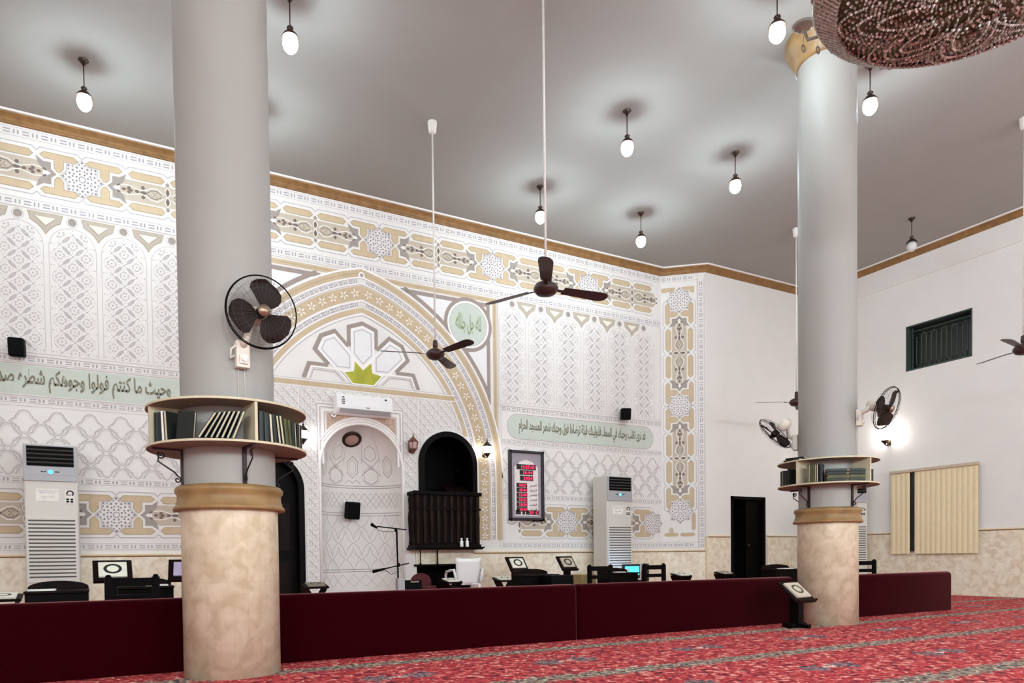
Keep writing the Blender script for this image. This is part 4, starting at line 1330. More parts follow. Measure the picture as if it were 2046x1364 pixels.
# ---------------------------------------------------------------- wall fans on the columns
def wall_fan(label, c, r, ang, zb, head, nrm, R=.218, spin=.3):
    """c column centre, ang where the plate is fixed, head centre point and facing direction in world axes"""
    t = thing('wall_fan', label, 'fan', (0, 0, 0), 0, 'oscillating fans on the columns')
    d = Vector((cos(ang), sin(ang), 0)); s = Vector((-sin(ang), cos(ang), 0))
    b = Vector((c[0], c[1], zb))+d*r
    F = Matrix((s, d, Vector((0, 0, 1)))).transposed()
    t.location = b
    inv = Matrix.Translation(-b)
    def start():
        m = MB(); m.M = inv.copy(); return m
    m = start()
    m.box(tuple(b+d*.03+Vector((0, 0, .0))), (.085, .056, .17), 0, F)
    m.box(tuple(b+d*.064+Vector((0, 0, -.035))), (.055, .014, .06), 0, F)
    m.build('wall_plate', M_OFFW, t, .008)
    m = start(); m.cyl(tuple(b+d*.07+Vector((0, 0, -.035))), tuple(b+d*.085+Vector((0, 0, -.035))), .016, n=14); m.build('speed_knob', M_WHITE, t)
    n = Vector(nrm).normalized(); h = Vector(head)
    back = h-n*.17
    m = start(); m.tube([tuple(b+d*.04+Vector((0, 0, .05))), tuple(b+d*.10+Vector((0, 0, .07))), tuple((b+d*.1+Vector((0, 0, .08)))*.5+back*.5), tuple(back)], [.022, .022, .020, .026], 10); m.build('arm', M_OFFW, t)
    m = start(); m.lathe([(.0, -.20), (.035, -.198), (.056, -.175), (.06, -.12), (.056, -.08), (.03, -.06)], 20, tuple(h), axis=tuple(n)); m.build('motor', M_OFFW, t)
    up = Vector((0, 0, 1)); x = up.cross(n).normalized(); y = n.cross(x)
    P = lambda q, a, z: tuple(h+x*q*cos(a)+y*q*sin(a)+n*z)
    m = start()
    m.tube([P(R, 2*pi*i/48, 0) for i in range(48)], .0042, 8, closed=True)
    m.tube([P(R-.004, 2*pi*i/48, .014) for i in range(48)], .003, 6, closed=True)
    m.build('cage_rim', M_BLACK, t)
    m = start()
    for k in range(32):
        a = 2*pi*k/32
        for sg in (1, -1):
            m.tube([P(q, a+(.25*(1-q/R) if sg > 0 else 0), sg*dz) for q, dz in ((R, .006), (R*.93, .032), (R*.7, .052), (R*.22, .06))], .0006, 4)
    for q, dz in ((R*.62, .055), (R*.84, .043)):
        for sg in (1, -1): m.tube([P(q, 2*pi*i/36, sg*dz) for i in range(36)], .0007, 4, closed=True)
    m.build('cage_wires', M_SLAT, t)
    for k in range(3):
        m = start()
        a0 = spin+k*2*pi/3
        grid = []
        W_ = [(.05, .45, .55), (.30, .62, .66), (.55, .60, .70), (.75, .50, .72), (.90, .36, .62), (.97, .18, .44), (1.0, .0, .22)]
        for i, (q, wl, wr) in enumerate(W_):
            q = .03+(R*.90-.03)*q
            row = []
            for j in range(6):
                f = j/5; a = a0-wl*1.22+(wl+wr)*1.22*f
                row.append(P(q, a, .026*(f-.5)*2*(.5+.5*i/6)))
            grid.append(row)
        vs = [p for row in grid for p in row]
        fs = [(i*6+j, i*6+j+1, (i+1)*6+j+1, (i+1)*6+j) for i in range(6) for j in range(5)]
        nv = len(vs)
        vs2 = [tuple(Vector(p)-n*.003) for p in vs]
        m.add(vs+vs2, fs+[tuple(i+nv for i in q)[::-1] for q in fs], 0, True)
        m.build('blade', M_FANB, t)
    m = start(); m.lathe([(.034, -.03), (.036, .0), (.034, .03), (.025, .045), (.0, .047)], 20, tuple(h), axis=tuple(n)); m.build('blade_hub', M_FANB, t)
    m = start(); m.lathe([(.038, .058), (.038, .064), (.026, .067), (.022, .072), (0, .073)], 20, tuple(h), axis=tuple(n)); m.build('badge', M_CHROME, t)
    m = start()
    for k, o_ in enumerate((-.018, .018)):
        m.tube([tuple(b+d*.008+s*o_+Vector((0, 0, -.08))), tuple(b+d*.004+s*(o_*1.2)+Vector((0, 0, -.16))), tuple(b+d*.004+s*(o_*1.1)+Vector((0, 0, -.30)))], .0022, 5)
    m.tube([tuple(b+d*.05-s*.03+Vector((0, 0, .06))), tuple(b+d*.05-s*.075+Vector((0, 0, .02))), tuple(b+d*.03-s*.075+Vector((0, 0, -.03))), tuple(b+d*.03-s*.05+Vector((0, 0, -.01)))], .007, 6)
    m.build('cord', M_RODW, t)
    return t
fv = Vector((-COLA[0], -COLA[1], 0)).normalized()
wall_fan('oscillating fan with three dark brown blades on the near column', COLA, .298, fA+radians(16), 2.055, (.893, 4.44, 2.29), (.06, -1, -.10), spin=1.22)
fB = face(COLB)
sB = Vector((sin(fB), -cos(fB), 0))                # along the picture, to the left of the far column
vB = Vector((cos(fB), sin(fB), 0))
hl = Vector((COLB[0], COLB[1], 2.10))+sB*.515+vB*.05
wall_fan('pale oscillating fan on the left flank of the far column, seen from behind', COLB, .286, fB-radians(96), 1.99, tuple(hl), tuple(sB*.72-vB*.30+Vector((0, 0, -.62))), spin=.2)
hr_ = Vector((COLB[0], COLB[1], 2.255))-sB*.545+vB*.10
wall_fan('oscillating fan with dark blades on the right flank of the far column', COLB, .286, fB+radians(74), 2.18, tuple(hr_), tuple(-sB*.80+vB*.42+Vector((0, 0, -.36))), spin=.9)

# ---------------------------------------------------------------- air conditioners
def ac_tower(label, loc, rz=0, paper=True):
    t = thing('air_conditioner_tower', label, 'air conditioner', loc, rz, 'white tower air conditioners')
    W, D, H = .56, .40, 2.19
    mb = MB(); mb.box((0, D/2, H/2+.03), (W, D, H-.06)); mb.build('body', M_ACW, t, .02)
    mb = MB(); mb.box((0, D/2, .03), (W-.02, D-.02, .06)); mb.build('plinth', M_ACG, t)
    mb = MB(); mb.box((0, -.006, 1.955), (W-.01, .03, .43)); mb.build('head_panel', M_ACG, t, .006)
    mb = MB(); mb.box((0, -.024, 2.035), (W-.075, .01, .235)); mb.build('air_outlet', M_BLACK, t)
    mb = MB()
    for i in range(4): mb.box((0, -.031, 1.96+i*.05), (W-.08, .012, .013), 0, Matrix.Rotation(.5, 3, 'X'))
    mb.build('outlet_louvre', M_SLAT, t)
    mb = MB(); mb.box((0, -.023, 1.845), (W-.09, .006, .055)); mb.build('display', M_ACG, t)
    mb = MB(); mb.lathe([(0, 0), (.026, .001), (.026, .004), (0, .005)], 16, (.0, -.026, 1.85), axis=(0, -1, 0)); mb.build('power_light', M_BLUE, t)
    mb = MB()
    for x in (-.09, -.06, .055, .08): mb.box((x, -.0275, 1.852), (.02, .003, .012))
    mb.build('key', M_BLACK, t)
    mb = MB(); mb.box((0, -.004, .92), (W-.03, .02, .78)); mb.build('intake_panel', M_ACW, t, .004)
    mb = MB()
    for i in range(16): mb.box((0, -.0145, .595+i*.045), (W-.075, .006, .017))
    mb.build('intake_slot', M_SLAT, t)
    mb = MB(); mb.box((.19, -.002, 1.56), (.1, .006, .16), 0)
    s1 = mb.build('energy_sticker', M_PAGEW, t)
    mb = MB()
    mb.tube([(.195+.034*cos(a), -.006, 1.60+.032*sin(a)) for a in [radians(200-i*25) for i in range(11)]], .008, 6)
    for z in (1.575, 1.585): mb.box((.18, -.006, z), (.05, .003, .004))
    for dx in (-.022, .022):
        for dz in (0, -.028): mb.box((.19+dx, -.006, 1.53+dz), (.03, .003, .02))
    mb.build('print', M_BLACK, s1)
    if paper:
        mb = MB(); mb.box((-.04, -.003, 1.575), (.24, .004, .15)); pn = mb.build('notice', M_PAGEW, t)
        mb = MB()
        for z, l in ((1.625, .19), (1.602, .16), (1.552, .12)):
            x = -.04-l/2
            while x < -.04+l/2:
                q = .012+.012*random.random(); mb.box((x+q/2, -.0055, z+.003*random.random()), (q, .0015, .007)); x += q+.005
        mb.build('print', M_ACG, pn)
    return t
ac_tower('white tower air conditioner with a taped paper notice, before the left wall panel', (-.55, 9.75, 0))
ac_tower('white tower air conditioner beside the red digital clock', (8.10, 9.72, 0))
ac_tower('white tower air conditioner in the far corner, half hidden by the far column', (12.83, 8.50, 0), radians(-28), False)
mb = MB()

# split unit over the niche
t = thing('split_air_conditioner', 'white split air conditioner fixed above the prayer niche arch', 'air conditioner', (3.527, YW, 2.94))
mb = MB()
pf = [(0, 0), (.10, -.005), (.165, .02), (.205, .075), (.21, .12), (.20, .26), (.17, .285), (0, .285)]
mb.prism([(-p[0], p[1]) for p in pf], (-.44, 0, 0), (0, 1, 0), (0, 0, 1), (.88, 0, 0)); mb.build('body', M_WHITE, t, .008)
mb = MB(); mb.box((.01, -.188, .043), (.80, .075, .012), 0, Matrix.Rotation(radians(-50), 3, 'X')); mb.build('outlet_flap', M_ACG, t, .003)
mb = MB()
for z, wd in ((.235, .03), (.20, .045), (.17, .05), (.14, .045)): mb.box((-.34, -.2095, z), (wd, .006, .014))
mb.box((.33, -.2075, .245), (.03, .01, .022)); mb.box((.04, -.2095, .10), (.06, .006, .01))
mb.build('sticker', M_GREYS, t)
mb = MB(); mb.tube([(-.40, -.06, .01), (-.43, -.05, -.04), (-.46, -.03, -.02), (-.47, -.01, .0)], .014, 8); mb.build('pipe', M_WHITE, t)

# recessed round light at the top of the niche
t = thing('niche_light', 'round dark bronze light fitting in the dome of the prayer niche', 'lamp', (3.47, YW+.30, 2.655))
ax = Vector((-.05, -.62, -.78))
mb = MB(); mb.lathe([(.05, .0), (.15, .0), (.158, .018), (.15, .035), (.118, .05), (.105, .035)], 32, axis=tuple(ax)); mb.build('ring', M_BRONZE, t)
mb = MB(); mb.lathe([(.112, .03), (.08, .04), (.04, .05), (0, .053)], 24, axis=tuple(ax)); mb.build('glass', M_LGLASS, t)
mb = MB(); mb.lathe([(.13, -.10), (.13, .0), (.0, .0)], 24, axis=tuple(ax)); mb.build('housing', M_BRONZE, t)

# ---------------------------------------------------------------- wall lanterns and the sconce
def lantern(label, x, z, y=YW, lit=True, loc=None, rz=0):
    t = thing('wall_lantern', label, 'lamp', loc or (x, y, z), rz, 'wall lanterns')
    mt = M_BRONZE if lit else M_COPPER
    yc = -.13
    mb = MB(); mb.lathe([(.0, -.12), (.012, -.115), (.05, -.065), (.066, -.055), (.066, -.045)], 6, (0, yc, 0), smooth=False); mb.build('bottom_cup', mt, t)
    mb = MB(); mb.lathe([(.06, -.045), (.07, .0), (.074, .045), (.066, .065)], 6 if not lit else 14, (0, yc, 0), smooth=lit); g = mb.build('glass', M_LANT if lit else M_LGLASS, t)
    mb = MB(); mb.lathe([(.085, .06), (.09, .068), (.07, .085), (.035, .12), (.02, .135), (.01, .15), (.016, .16), (.008, .17), (.006, .20), (0, .205)], 6, (0, yc, 0), smooth=False); mb.build('roof', mt, t)
    if not lit:
        mb = MB()
        for i in range(6):
            a = 2*pi*i/6; mb.bar((.064*cos(a), yc+.064*sin(a), -.05), (.078*cos(a), yc+.078*sin(a), .065), .01, .01)
        mb.build('cage_bars', mt, t)
    mb = MB(); mb.box((0, -.008, -.02), (.06, .016, .14)); mb.tube([(0, -.01, -.05), (0, -.05, -.10), (0, -.10, -.12), (0, yc, -.11)], .009, 8); mb.build('wall_arm', mt, t)
    return t
lantern('unlit copper wall lantern between the niche and the pulpit opening', 4.335, 2.535, lit=False)
lantern('glowing wall lantern on the tan arch band above the pulpit balcony', 5.665, 2.545)
lantern('glowing wall lantern half hidden behind the near column shelf', 2.60, 2.575)
t = thing('wall_sconce', 'lit dark-based wall sconce on the right wall below the far column fan', 'lamp', (XR, 8.05, 2.92), 0)
mb = MB(); mb.lathe([(.0, -.13), (.02, -.10), (.07, -.045), (.075, -.035)], 20, (-.14, 0, 0)); mb.build('cup', M_BRONZE, t)
mb = MB(); mb.lathe([(.070, -.037), (.098, .01), (.105, .06), (.085, .10), (.03, .12), (0, .125)], 20, (-.14, 0, 0)); mb.build('glass', M_LANT, t)
mb = MB(); mb.box((-.01, 0, -.06), (.02, .07, .12)); mb.tube([(-.01, 0, -.08), (-.06, 0, -.13), (-.12, 0, -.12)], .01, 8); mb.build('wall_arm', M_BRONZE, t)

# ---------------------------------------------------------------- loudspeakers
def speaker(label, loc, rz, w_=.18, h=.25, d=.15):
    t = thing('loudspeaker', label, 'loudspeaker', loc, rz, 'small black wall loudspeakers')
    R = Matrix.Rotation(radians(8), 3, 'X')
    mb = MB(); mb.box((0, -.16, 0), (w_, d, h), 0, R); mb.build('cabinet', M_BLACK, t, .02)
    mb = MB(); mb.box((0, -.16-d/2*.985, -.012), (w_-.03, .012, h-.03), 0, R); mb.build('grille', M_BLACK, t, .006)
    mb = MB(); mb.bar((0, 0, 0), (0, -.1, 0), .03, .03); mb.box((0, -.006, 0), (.07, .012, .1)); mb.build('bracket', M_IRON, t)
    return t
speaker('black loudspeaker fixed above the left inscription band', (-.875, YW, 3.39), radians(-6), .17, .22)
speaker('black loudspeaker fixed above the right inscription cartouche', (8.66, YW, 3.39), radians(-22), .17, .21)
tn = speaker('black loudspeaker hanging inside the prayer niche', (3.44, YW+ND-.03, 1.53), radians(10), .20, .27, .17)

# ---------------------------------------------------------------- prayer-time clock
t = thing('prayer_time_clock', 'framed prayer-time clock with red digits and a white arch panel', 'clock', (6.49, YW, 2.0))
W, H = .70, 1.20
mb = MB()
for c, d in (((0, -.03, H/2-.0225), (W, .06, .045)), ((0, -.03, -H/2+.0225), (W, .06, .045)), ((-W/2+.0225, -.03, 0), (.045, .06, H)), ((W/2-.0225, -.03, 0), (.045, .06, H))): mb.box(c, d)
mb.build('frame', M_FRAMEB, t, .006)
mb = MB(); mb.box((0, -.015, 0), (W-.08, .02, H-.08)); mb.build('backing', M_CLKG, t)
mb = MB()
pl = [(-.24, -.52), (.24, -.52), (.24, .30), (.215, .345), (.16, .36), (.14, .405), (.06, .43), (0, .445), (-.06, .43), (-.14, .405), (-.16, .36), (-.215, .345), (-.24, .30)]
mb.prism(pl, (0, -.025, 0), (1, 0, 0), (0, 0, 1), (0, -.006, 0)); pn = mb.build('arch_panel', M_CLKW, t)
rows = []
def led(x0, x1, z0, z1, txt):
    mb = MB(); mb.box(((x0+x1)/2, -.034, (z0+z1)/2), (x1-x0, .006, z1-z0)); wn = mb.build('led_window', M_LEDBG, t)
    fs = lettering('digits', txt, lambda x, y, d: (x0+(x1-x0)*.24+x, -.0385-d, z0+(z1-z0)*.15+y), (x1-x0)*.70, (z1-z0)*.70, M_LED, wn, dilate=.02, res=1)
led(-.20, .19, .275, .365, '10:27:45'); led(-.135, .135, .185, .265, '18-04'); led(-.13, .135, .085, .17, '2024')
names = ['الفجر', 'الشروق', 'الظهر', 'العصر', 'المغرب', 'العشاء']
tms = ['04:27', '05:46', '12:08', '15:32', '18:30', '20:00']
for i in range(6):
    z = .002-i*.083
    led(-.205, .01, z-.035, z+.04, tms[i])
    lettering('lettering', shape_ar(names[i]), lambda x, y, d, z=z: (.06+x, -.0335, z-.026+y), .15, .055, M_GREYS, pn, dilate=.01)
led(-.02, .25, -.50, -.425, '29 C'); 
mb = MB(); mb.box((-.175, -.034, -.462), (.10, .006, .075)); mb.box((-.065, -.034, -.462), (.05, .006, .075)); mb.build('blank_window', M_LEDBG, t)

# ---------------------------------------------------------------- low upholstered partitions
def partition_(label, x0, x1):
    mb = MB()
    D, H = .13, .505
    n = 5
    prof = [(0, 0), (0, H-.05)]+[(.05-.05*cos(a), H-.05+.05*sin(a)) for a in [pi/2*i/n for i in range(1, n+1)]]+[(D-.05+.05*sin(a), H-.05+.05*cos(a)) for a in [pi/2*i/n for i in range(n+1)]]+[(D, 0)]
    k = len(prof)
    L = x1-x0
    xs = [(.0, .028), (.008, .012), (.02, .003), (.035, 0), (L-.035, 0), (L-.02, .003), (L-.008, .012), (L, .028)]
    vs = []
    for x, ins in xs:
        for y, z in prof:
            yc = D/2+(y-D/2)*(1-2*ins/D); zz = z-ins*(z/H)
            vs.append((x, yc, zz))
    fs = [(i*k+j, i*k+j+1, (i+1)*k+j+1, (i+1)*k+j) for i in range(len(xs)-1) for j in range(k-1)]
    fs += [tuple(range(k))[::-1], tuple(range((len(xs)-1)*k, len(xs)*k))]
    mb.add(vs, fs, 0, True)
    o = mb.build('padded_barrier', M_MAROON)
    o.location = (x0, 5.15, 0)
    mb = MB(); mb.box((L/2, D/2, .008), (L-.06, D-.02, .016)); mb.build('base_strip', M_BLACK, o)
    return tag(o, label, 'barrier', 'low maroon padded barriers')
partition_('maroon padded barrier ending against the left side of the near column', -3.2, .505)
partition_('maroon padded barrier starting at the near column, before the prayer niche', 1.0, 3.80)
partition_('maroon padded barrier reaching to the far column and the book stand', 3.806, 6.745)
partition_('maroon padded barrier on the right of the far column with a free end', 7.195, 9.84)

# ---------------------------------------------------------------- book stands (post with sloping desk)
def emblem(mb, cz, rx, rz_, y, mi):
    for a, b in ((1, .82), ):
        n = 28
        o = [(rx*cos(2*pi*i/n), cz+rz_*sin(2*pi*i/n)) for i in range(n)]
        q = [(rx*.62*cos(2*pi*i/n), cz+rz_*.62*sin(2*pi*i/n)) for i in range(n)]
        for i in range(n):
            j = (i+1) % n
            mb.add([(o[i][0], o[i][1], y), (o[j][0], o[j][1], y), (q[j][0], q[j][1], y), (q[i][0], q[i][1], y)], [(0, 1, 2, 3)], mi)
def book_stand(label, loc, rz, H, wd=.36, dp=.30, tilt=48, cover=M_CREAM, ring_m=M_BOOKD, base=True, post=.085, closed_book=False):
    t = thing('book_stand', label, 'book stand', loc, rz, 'wooden stands for the holy book')
    hc = H-dp/2*sin(radians(tilt))
    mb = MB(); mb.box((0, .0, hc/2-.02), (post, post, hc-.0)); mb.build('post', M_DWOOD2, t, .004)
    mb = MB(); mb.box((-.0, 0, .022), (.30, .06, .044)); mb.box((0, 0, .02), (.06, .28, .04)); mb.build('foot', M_DWOOD2, t, .005)
    T = Matrix.Translation((0, 0, hc)) @ Matrix.Rotation(radians(tilt), 4, 'X')
    mb = MB(); mb.M = T; mb.box((0, 0, 0), (wd, dp, .022)); mb.box((0, -dp/2+.008, .02), (wd, .016, .03)); mb.build('desk', M_DWOOD, t, .003)
    mb = MB(); mb.M = T; mb.box((0, .006, .022), (wd-.10, dp-.095, .022)); bk = mb.build('cover', cover, t, .003)
    mb = MB(); mb.M = T @ Matrix.Translation((0, .012, .0342))
    emblem(mb, 0, .085, .062, 0, 0)
    for v in range(len(mb.v)): pass
    mb2 = MB(); mb2.M = T @ Matrix.Translation((0, .012, .0342))
    n = 28
    for i in range(n):
        a, b = 2*pi*i/n, 2*pi*(i+1)/n
        mb2.add([(.085*cos(a), .062*sin(a), 0), (.085*cos(b), .062*sin(b), 0), (.055*cos(b), .040*sin(b), 0), (.055*cos(a), .040*sin(a), 0)], [(0, 1, 2, 3)], 0)
    mb2.build('emblem', ring_m, bk)
    return t
book_stand('dark book stand with cream cover and oval emblem, behind the left chair', (.07, 8.0, 0), radians(2), .775, .36, .28, 52)
book_stand('book stand with lilac cover, half hidden behind the near column', (.72, 7.5, 0), radians(-10), .775, .33, .25, 60, M_LILAC, M_LILAC)
book_stand('dark book stand with cream cover, right of the white plastic chair', (5.52, 9.0, 0), radians(10), .765, .36, .265, 57)
book_stand('dark book stand with fawn cover, left of the cardboard box', (6.44, 9.0, 0), radians(12), .765, .36, .265, 57, M_PINKTAN, M_BOOKG)
book_stand('low dark book stand with closed book leaning by the far column foot', (6.29, 4.78, 0), radians(8), .465, .36, .30, 42, M_PINKTAN, M_BOOKO, post=.10)

# folding low rests: crossed boards with an open or closed cover on top
def book_rest(label, loc, rz, H=.45, wd=.30, cover=M_CREAM):
    t = thing('folding_book_rest', label, 'book rest', loc, rz, 'low folding book rests')
    for s in (-1, 1):
        mb = MB(); mb.box((s*.02, 0, H*.5), (.022, .22, H*1.02), 0, Matrix.Rotation(s*radians(28), 3, 'Y')); mb.build('crossed_board', M_DWOOD, t, .003)
    mb = MB(); mb.box((0, 0, H-.02), (wd, .22, .02), 0, Matrix.Rotation(radians(12), 3, 'X')); mb.build('top_board', M_DWOOD, t, .003)
    mb = MB(); mb.box((0, -.005, H+.0), (wd-.08, .17, .02), 0, Matrix.Rotation(radians(12), 3, 'X')); ck = mb.build('cover', cover, t, .003)
    T = Matrix.Translation((0, -.005, H)) @ Matrix.Rotation(radians(12), 4, 'X') @ Matrix.Translation((0, 0, .0105))
    mb2 = MB(); mb2.M = T; n = 20
    for i in range(n):
        a, b = 2*pi*i/n, 2*pi*(i+1)/n
        mb2.add([(.07*cos(a), .05*sin(a), 0), (.07*cos(b), .05*sin(b), 0), (.045*cos(b), .032*sin(b), 0), (.045*cos(a), .032*sin(a), 0)], [(0, 1, 2, 3)], 0)
    mb2.build('emblem', M_BOOKD, ck)
    return t
book_rest('low folding book rest beside the left edge barrier, before the left dado', (-.82, 7.5, 0), 0, .47, .30)
book_rest('low folding book rest at the left foot of the prayer niche', (2.32, 8.6, 0), 0, .455, .30, M_SHELF)
book_rest('low folding book rest with cream cover beneath the plastic chair arm', (4.40, 9.0, 0), radians(8), .45, .27)
book_rest('low folding book rest holding pale papers, right of the plastic chair', (5.24, 8.9, 0), radians(-5), .455, .32)
book_rest('low folding book rest right of the glowing screen', (8.36, 8.5, 0), 0, .455, .28)
book_rest('low folding book rest before the dark doorway', (9.35, 8.5, 0), 0, .465, .28, M_PINKTAN)

# ---------------------------------------------------------------- low chairs and desks of dark wood
def low_chair(label, loc, rz, wd=.40, H=.635):
    t = thing('low_wooden_chair', label, 'chair', loc, rz, 'low dark wooden chairs')
    hs = .30
    for s in (-1, 1):
        mb = MB(); mb.box((s*(wd/2-.02), -.17, H/2), (.058, .05, H)); mb.lathe([(.018, H), (.024, H+.008), (.016, H+.018), (0, H+.02)], 8, (s*(wd/2-.02), -.17, 0)); mb.build('back_post', M_DWOOD2, t, .004)
        mb = MB(); mb.box((s*(wd/2-.02), .19, hs/2), (.04, .04, hs)); mb.build('front_leg', M_DWOOD2, t, .004)
        mb = MB(); mb.box((s*(wd/2-.02), .01, .12), (.022, .34, .025)); mb.build('stretcher', M_DWOOD2, t)
    mb = MB(); mb.box((0, -.17, H-.045), (wd-.04, .032, .07)); mb.build('top_rail', M_DWOOD2, t, .004)
    mb = MB(); mb.box((0, -.17, H-.175), (wd-.04, .03, .055)); mb.build('lower_rail', M_DWOOD2, t, .004)
    mb = MB(); mb.box((0, .01, hs+.012), (wd, .40, .026)); mb.build('seat', M_DWOOD, t, .006)
    return t
low_chair('low dark wooden chair behind the left barrier, before the cream book stand', (.19, 6.66, 0), radians(4))
low_chair('low dark wooden chair beside the right tower air conditioner', (6.71, 8.67, 0), radians(-4), .42, .62)
low_chair('low dark wooden chair in front of the glowing blue screen', (7.79, 8.67, 0), radians(-4), .42, .62)
low_chair('low dark wooden chair right of the far column near the corner', (11.70, 7.67, 0), radians(-22), .42, .635)

def arched_desk(label, loc, rz, wd=.43, H=.60, papers=None, side=False):
    """low reading desk: closed front, flat shelf and an arched back board"""
    t = thing('arched_desk', label, 'desk', loc, rz, 'low dark desks with arched backs')
    hs = H-.085
    for s in (-1, 1):
        mb = MB(); mb.box((s*(wd/2-.012), .02, hs/2), (.024, .28, hs)); mb.build('side_board', M_DWOOD2, t, .003)
    mb = MB(); mb.box((0, -.11, hs/2+.05), (wd-.04, .02, hs-.12)); mb.build('front_board', M_DWOOD2, t, .003)
    mb = MB(); mb.box((0, .0, hs), (wd+.01, .30, .022)); mb.build('shelf_top', M_DWOOD, t, .004)
    mb = MB()
    n = 16
    out = [(-wd/2, hs)]+[(wd/2*cos(a), hs+.03+(H-hs-.03)*sin(a)) for a in [pi-i*pi/n for i in range(n+1)]]+[(wd/2, hs)]
    mb.prism(out, (0, .14, 0), (1, 0, 0), (0, 0, 1), (0, .02, 0)); mb.build('arched_back', M_DWOOD, t)
    return t
D1 = arched_desk('low dark desk with arched back in front of the left tower air conditioner', (-.345, 6.6, 0), 0, .44, .61)
D2 = arched_desk('low dark desk with arched back beside the near column, behind the left chair', (.33, 7.12, 0), 0, .46, .61)
D3 = arched_desk('low dark desk with arched back between the two post book stands', (5.20, 8.0, 0), 0, .58, .60)
D4 = arched_desk('low dark desk with arched back between the two chairs by the air conditioner', (7.26, 8.75, 0), 0, .60, .575)
D5 = arched_desk('low dark desk with arched back left of the far column', (9.56, 7.5, 0), 0, .64, .60)
def paper(label, loc, rz, a, b, m=M_PAGEW):
    mb = MB(); mb.box((0, 0, .006), (a, b, .012)); o = mb.build('paper_pad', m); o.location = loc; o.rotation_euler = (0, 0, rz)
    return tag(o, label, 'papers', 'pale pads on the desks')
paper('pale pad on the left end of the desk before the left air conditioner', (-.45, 6.54, .537), 0, .19, .14)
paper('pale pad on the arched desk beside the near column', (.42, 7.06, .537), 0, .19, .14)
paper('pale pad on the arched desk between the two chairs', (7.20, 8.68, .502), 0, .19, .14)
paper('pale pad on the arched desk left of the far column', (9.52, 7.43, .527), 0, .22, .14)
mb = MB(); mb.box((0, 0, .05), (.36, .22, .10)); o = mb.build('dark_case', M_BLACK, bevel=.01); o.location = (5.44, 7.72, .43-.43+.43)
tag(o, 'black closed case in front of the arched desk between the book stands', 'case')
o.location = (5.36, 7.70, 0); o.scale = (1, 1, 5.15)
mb = MB(); mb.box((0, 0, .235), (.30, .26, .47)); o = mb.build('cardboard_box', M_CARD, bevel=.004); o.location = (6.99, 9.3, 0)
tag(o, 'tan cardboard box behind the low chair, left of the right air conditioner', 'box')
mb = MB(); mb.box((0, 0, .4715), (.05, .26, .002)); mb.build('tape', M_CREAM, o)

# screen glowing blue in front of the dado
t = thing('computer_screen', 'screen glowing blue behind a low chair, before the marble dado', 'screen', (7.86, 9.15, 0), radians(-14))
mb = MB(); mb.box((0, 0, .18), (.30, .26, .36)); mb.build('stand_box', M_GREYS, t, .006)
mb = MB(); mb.box((0, .0, .505), (.32, .05, .24)); mb.build('bezel', M_GREYS, t, .008)
mb = MB(); mb.box((.01, -.027, .515), (.26, .006, .15)); sc_ = mb.build('display', M_CYAN, t)
mb = MB(); mb.box((-.08, -.0325, .515), (.05, .004, .07)); mb.box((-.02, -.0325, .455), (.14, .004, .02)); mb.build('window_tiles', M_PAGEW, sc_)
mb = MB(); mb.box((.27, .02, .48), (.06, .18, .30)); mb.build('side_unit', M_GREYS, t, .006)
lt = bpy.data.lights.new('screen_glow', 'POINT'); lt.energy = 2.2; lt.color = (.45, .65, 1); lt.shadow_soft_size = .12
lo = bpy.data.objects.new('screen_glow', lt); COL.objects.link(lo); lo.location = (.05, .22, .58); lo.parent = t

# ---------------------------------------------------------------- microphone stand, plastic chair, stool
t = thing('microphone_stand', 'black microphone stand with two booms before the prayer niche', 'microphone stand', (3.44, 8.6, 0))
mb = MB(); mb.cyl((0, 0, .02), (-.02, 0, 1.135), .011, n=10); mb.build('pole', M_BLACK, t)
mb = MB()
for k in range(3):
    a = k*2*pi/3+.4; mb.tube([(0, 0, .26), (.14*cos(a), .14*sin(a), .12), (.27*cos(a), .27*sin(a), .012)], .009, 8)
mb.build('tripod', M_BLACK, t)
mb = MB(); mb.cyl((.12, 0, 1.145), (-.30, -.02, 1.185), .008, n=8); mb.cyl((-.03, 0, 1.12), (-.03, 0, 1.165), .018, n=10); mb.build('boom', M_BLACK, t)
mb = MB(); mb.cyl((-.30, -.02, 1.165), (-.365, -.03, 1.20), .012, .02, n=12); mb.sphere((-.372, -.031, 1.205), .022, 10, 8); mb.build('microphone', M_BLACK, t)
mb = MB(); mb.cyl((.15, 0, .70), (-.22, -.02, .63), .008, n=8); mb.cyl((0, 0, .655), (0, 0, .705), .018, n=10); mb.build('boom', M_BLACK, t)
mb = MB(); mb.cyl((-.20, -.02, .632), (-.37, -.03, .598), .014, .022, n=12); mb.build('microphone', M_BLACK, t)
mb = MB(); mb.tube([(-.32, -.02, 1.175), (-.28, -.03, 1.13), (-.18, -.03, 1.115), (-.04, -.02, 1.12), (-.015, -.02, .95)], .004, 6)
mb.tube([(-.2, -.02, .62), (-.12, -.03, .56), (-.03, -.02, .58)], .004, 6); mb.build('cable', M_BLACK, t)
mb = MB(); mb.box((.03, .03, .26), (.10, .10, .50)); mb.build('weight_sleeve', M_ACG, t, .01)

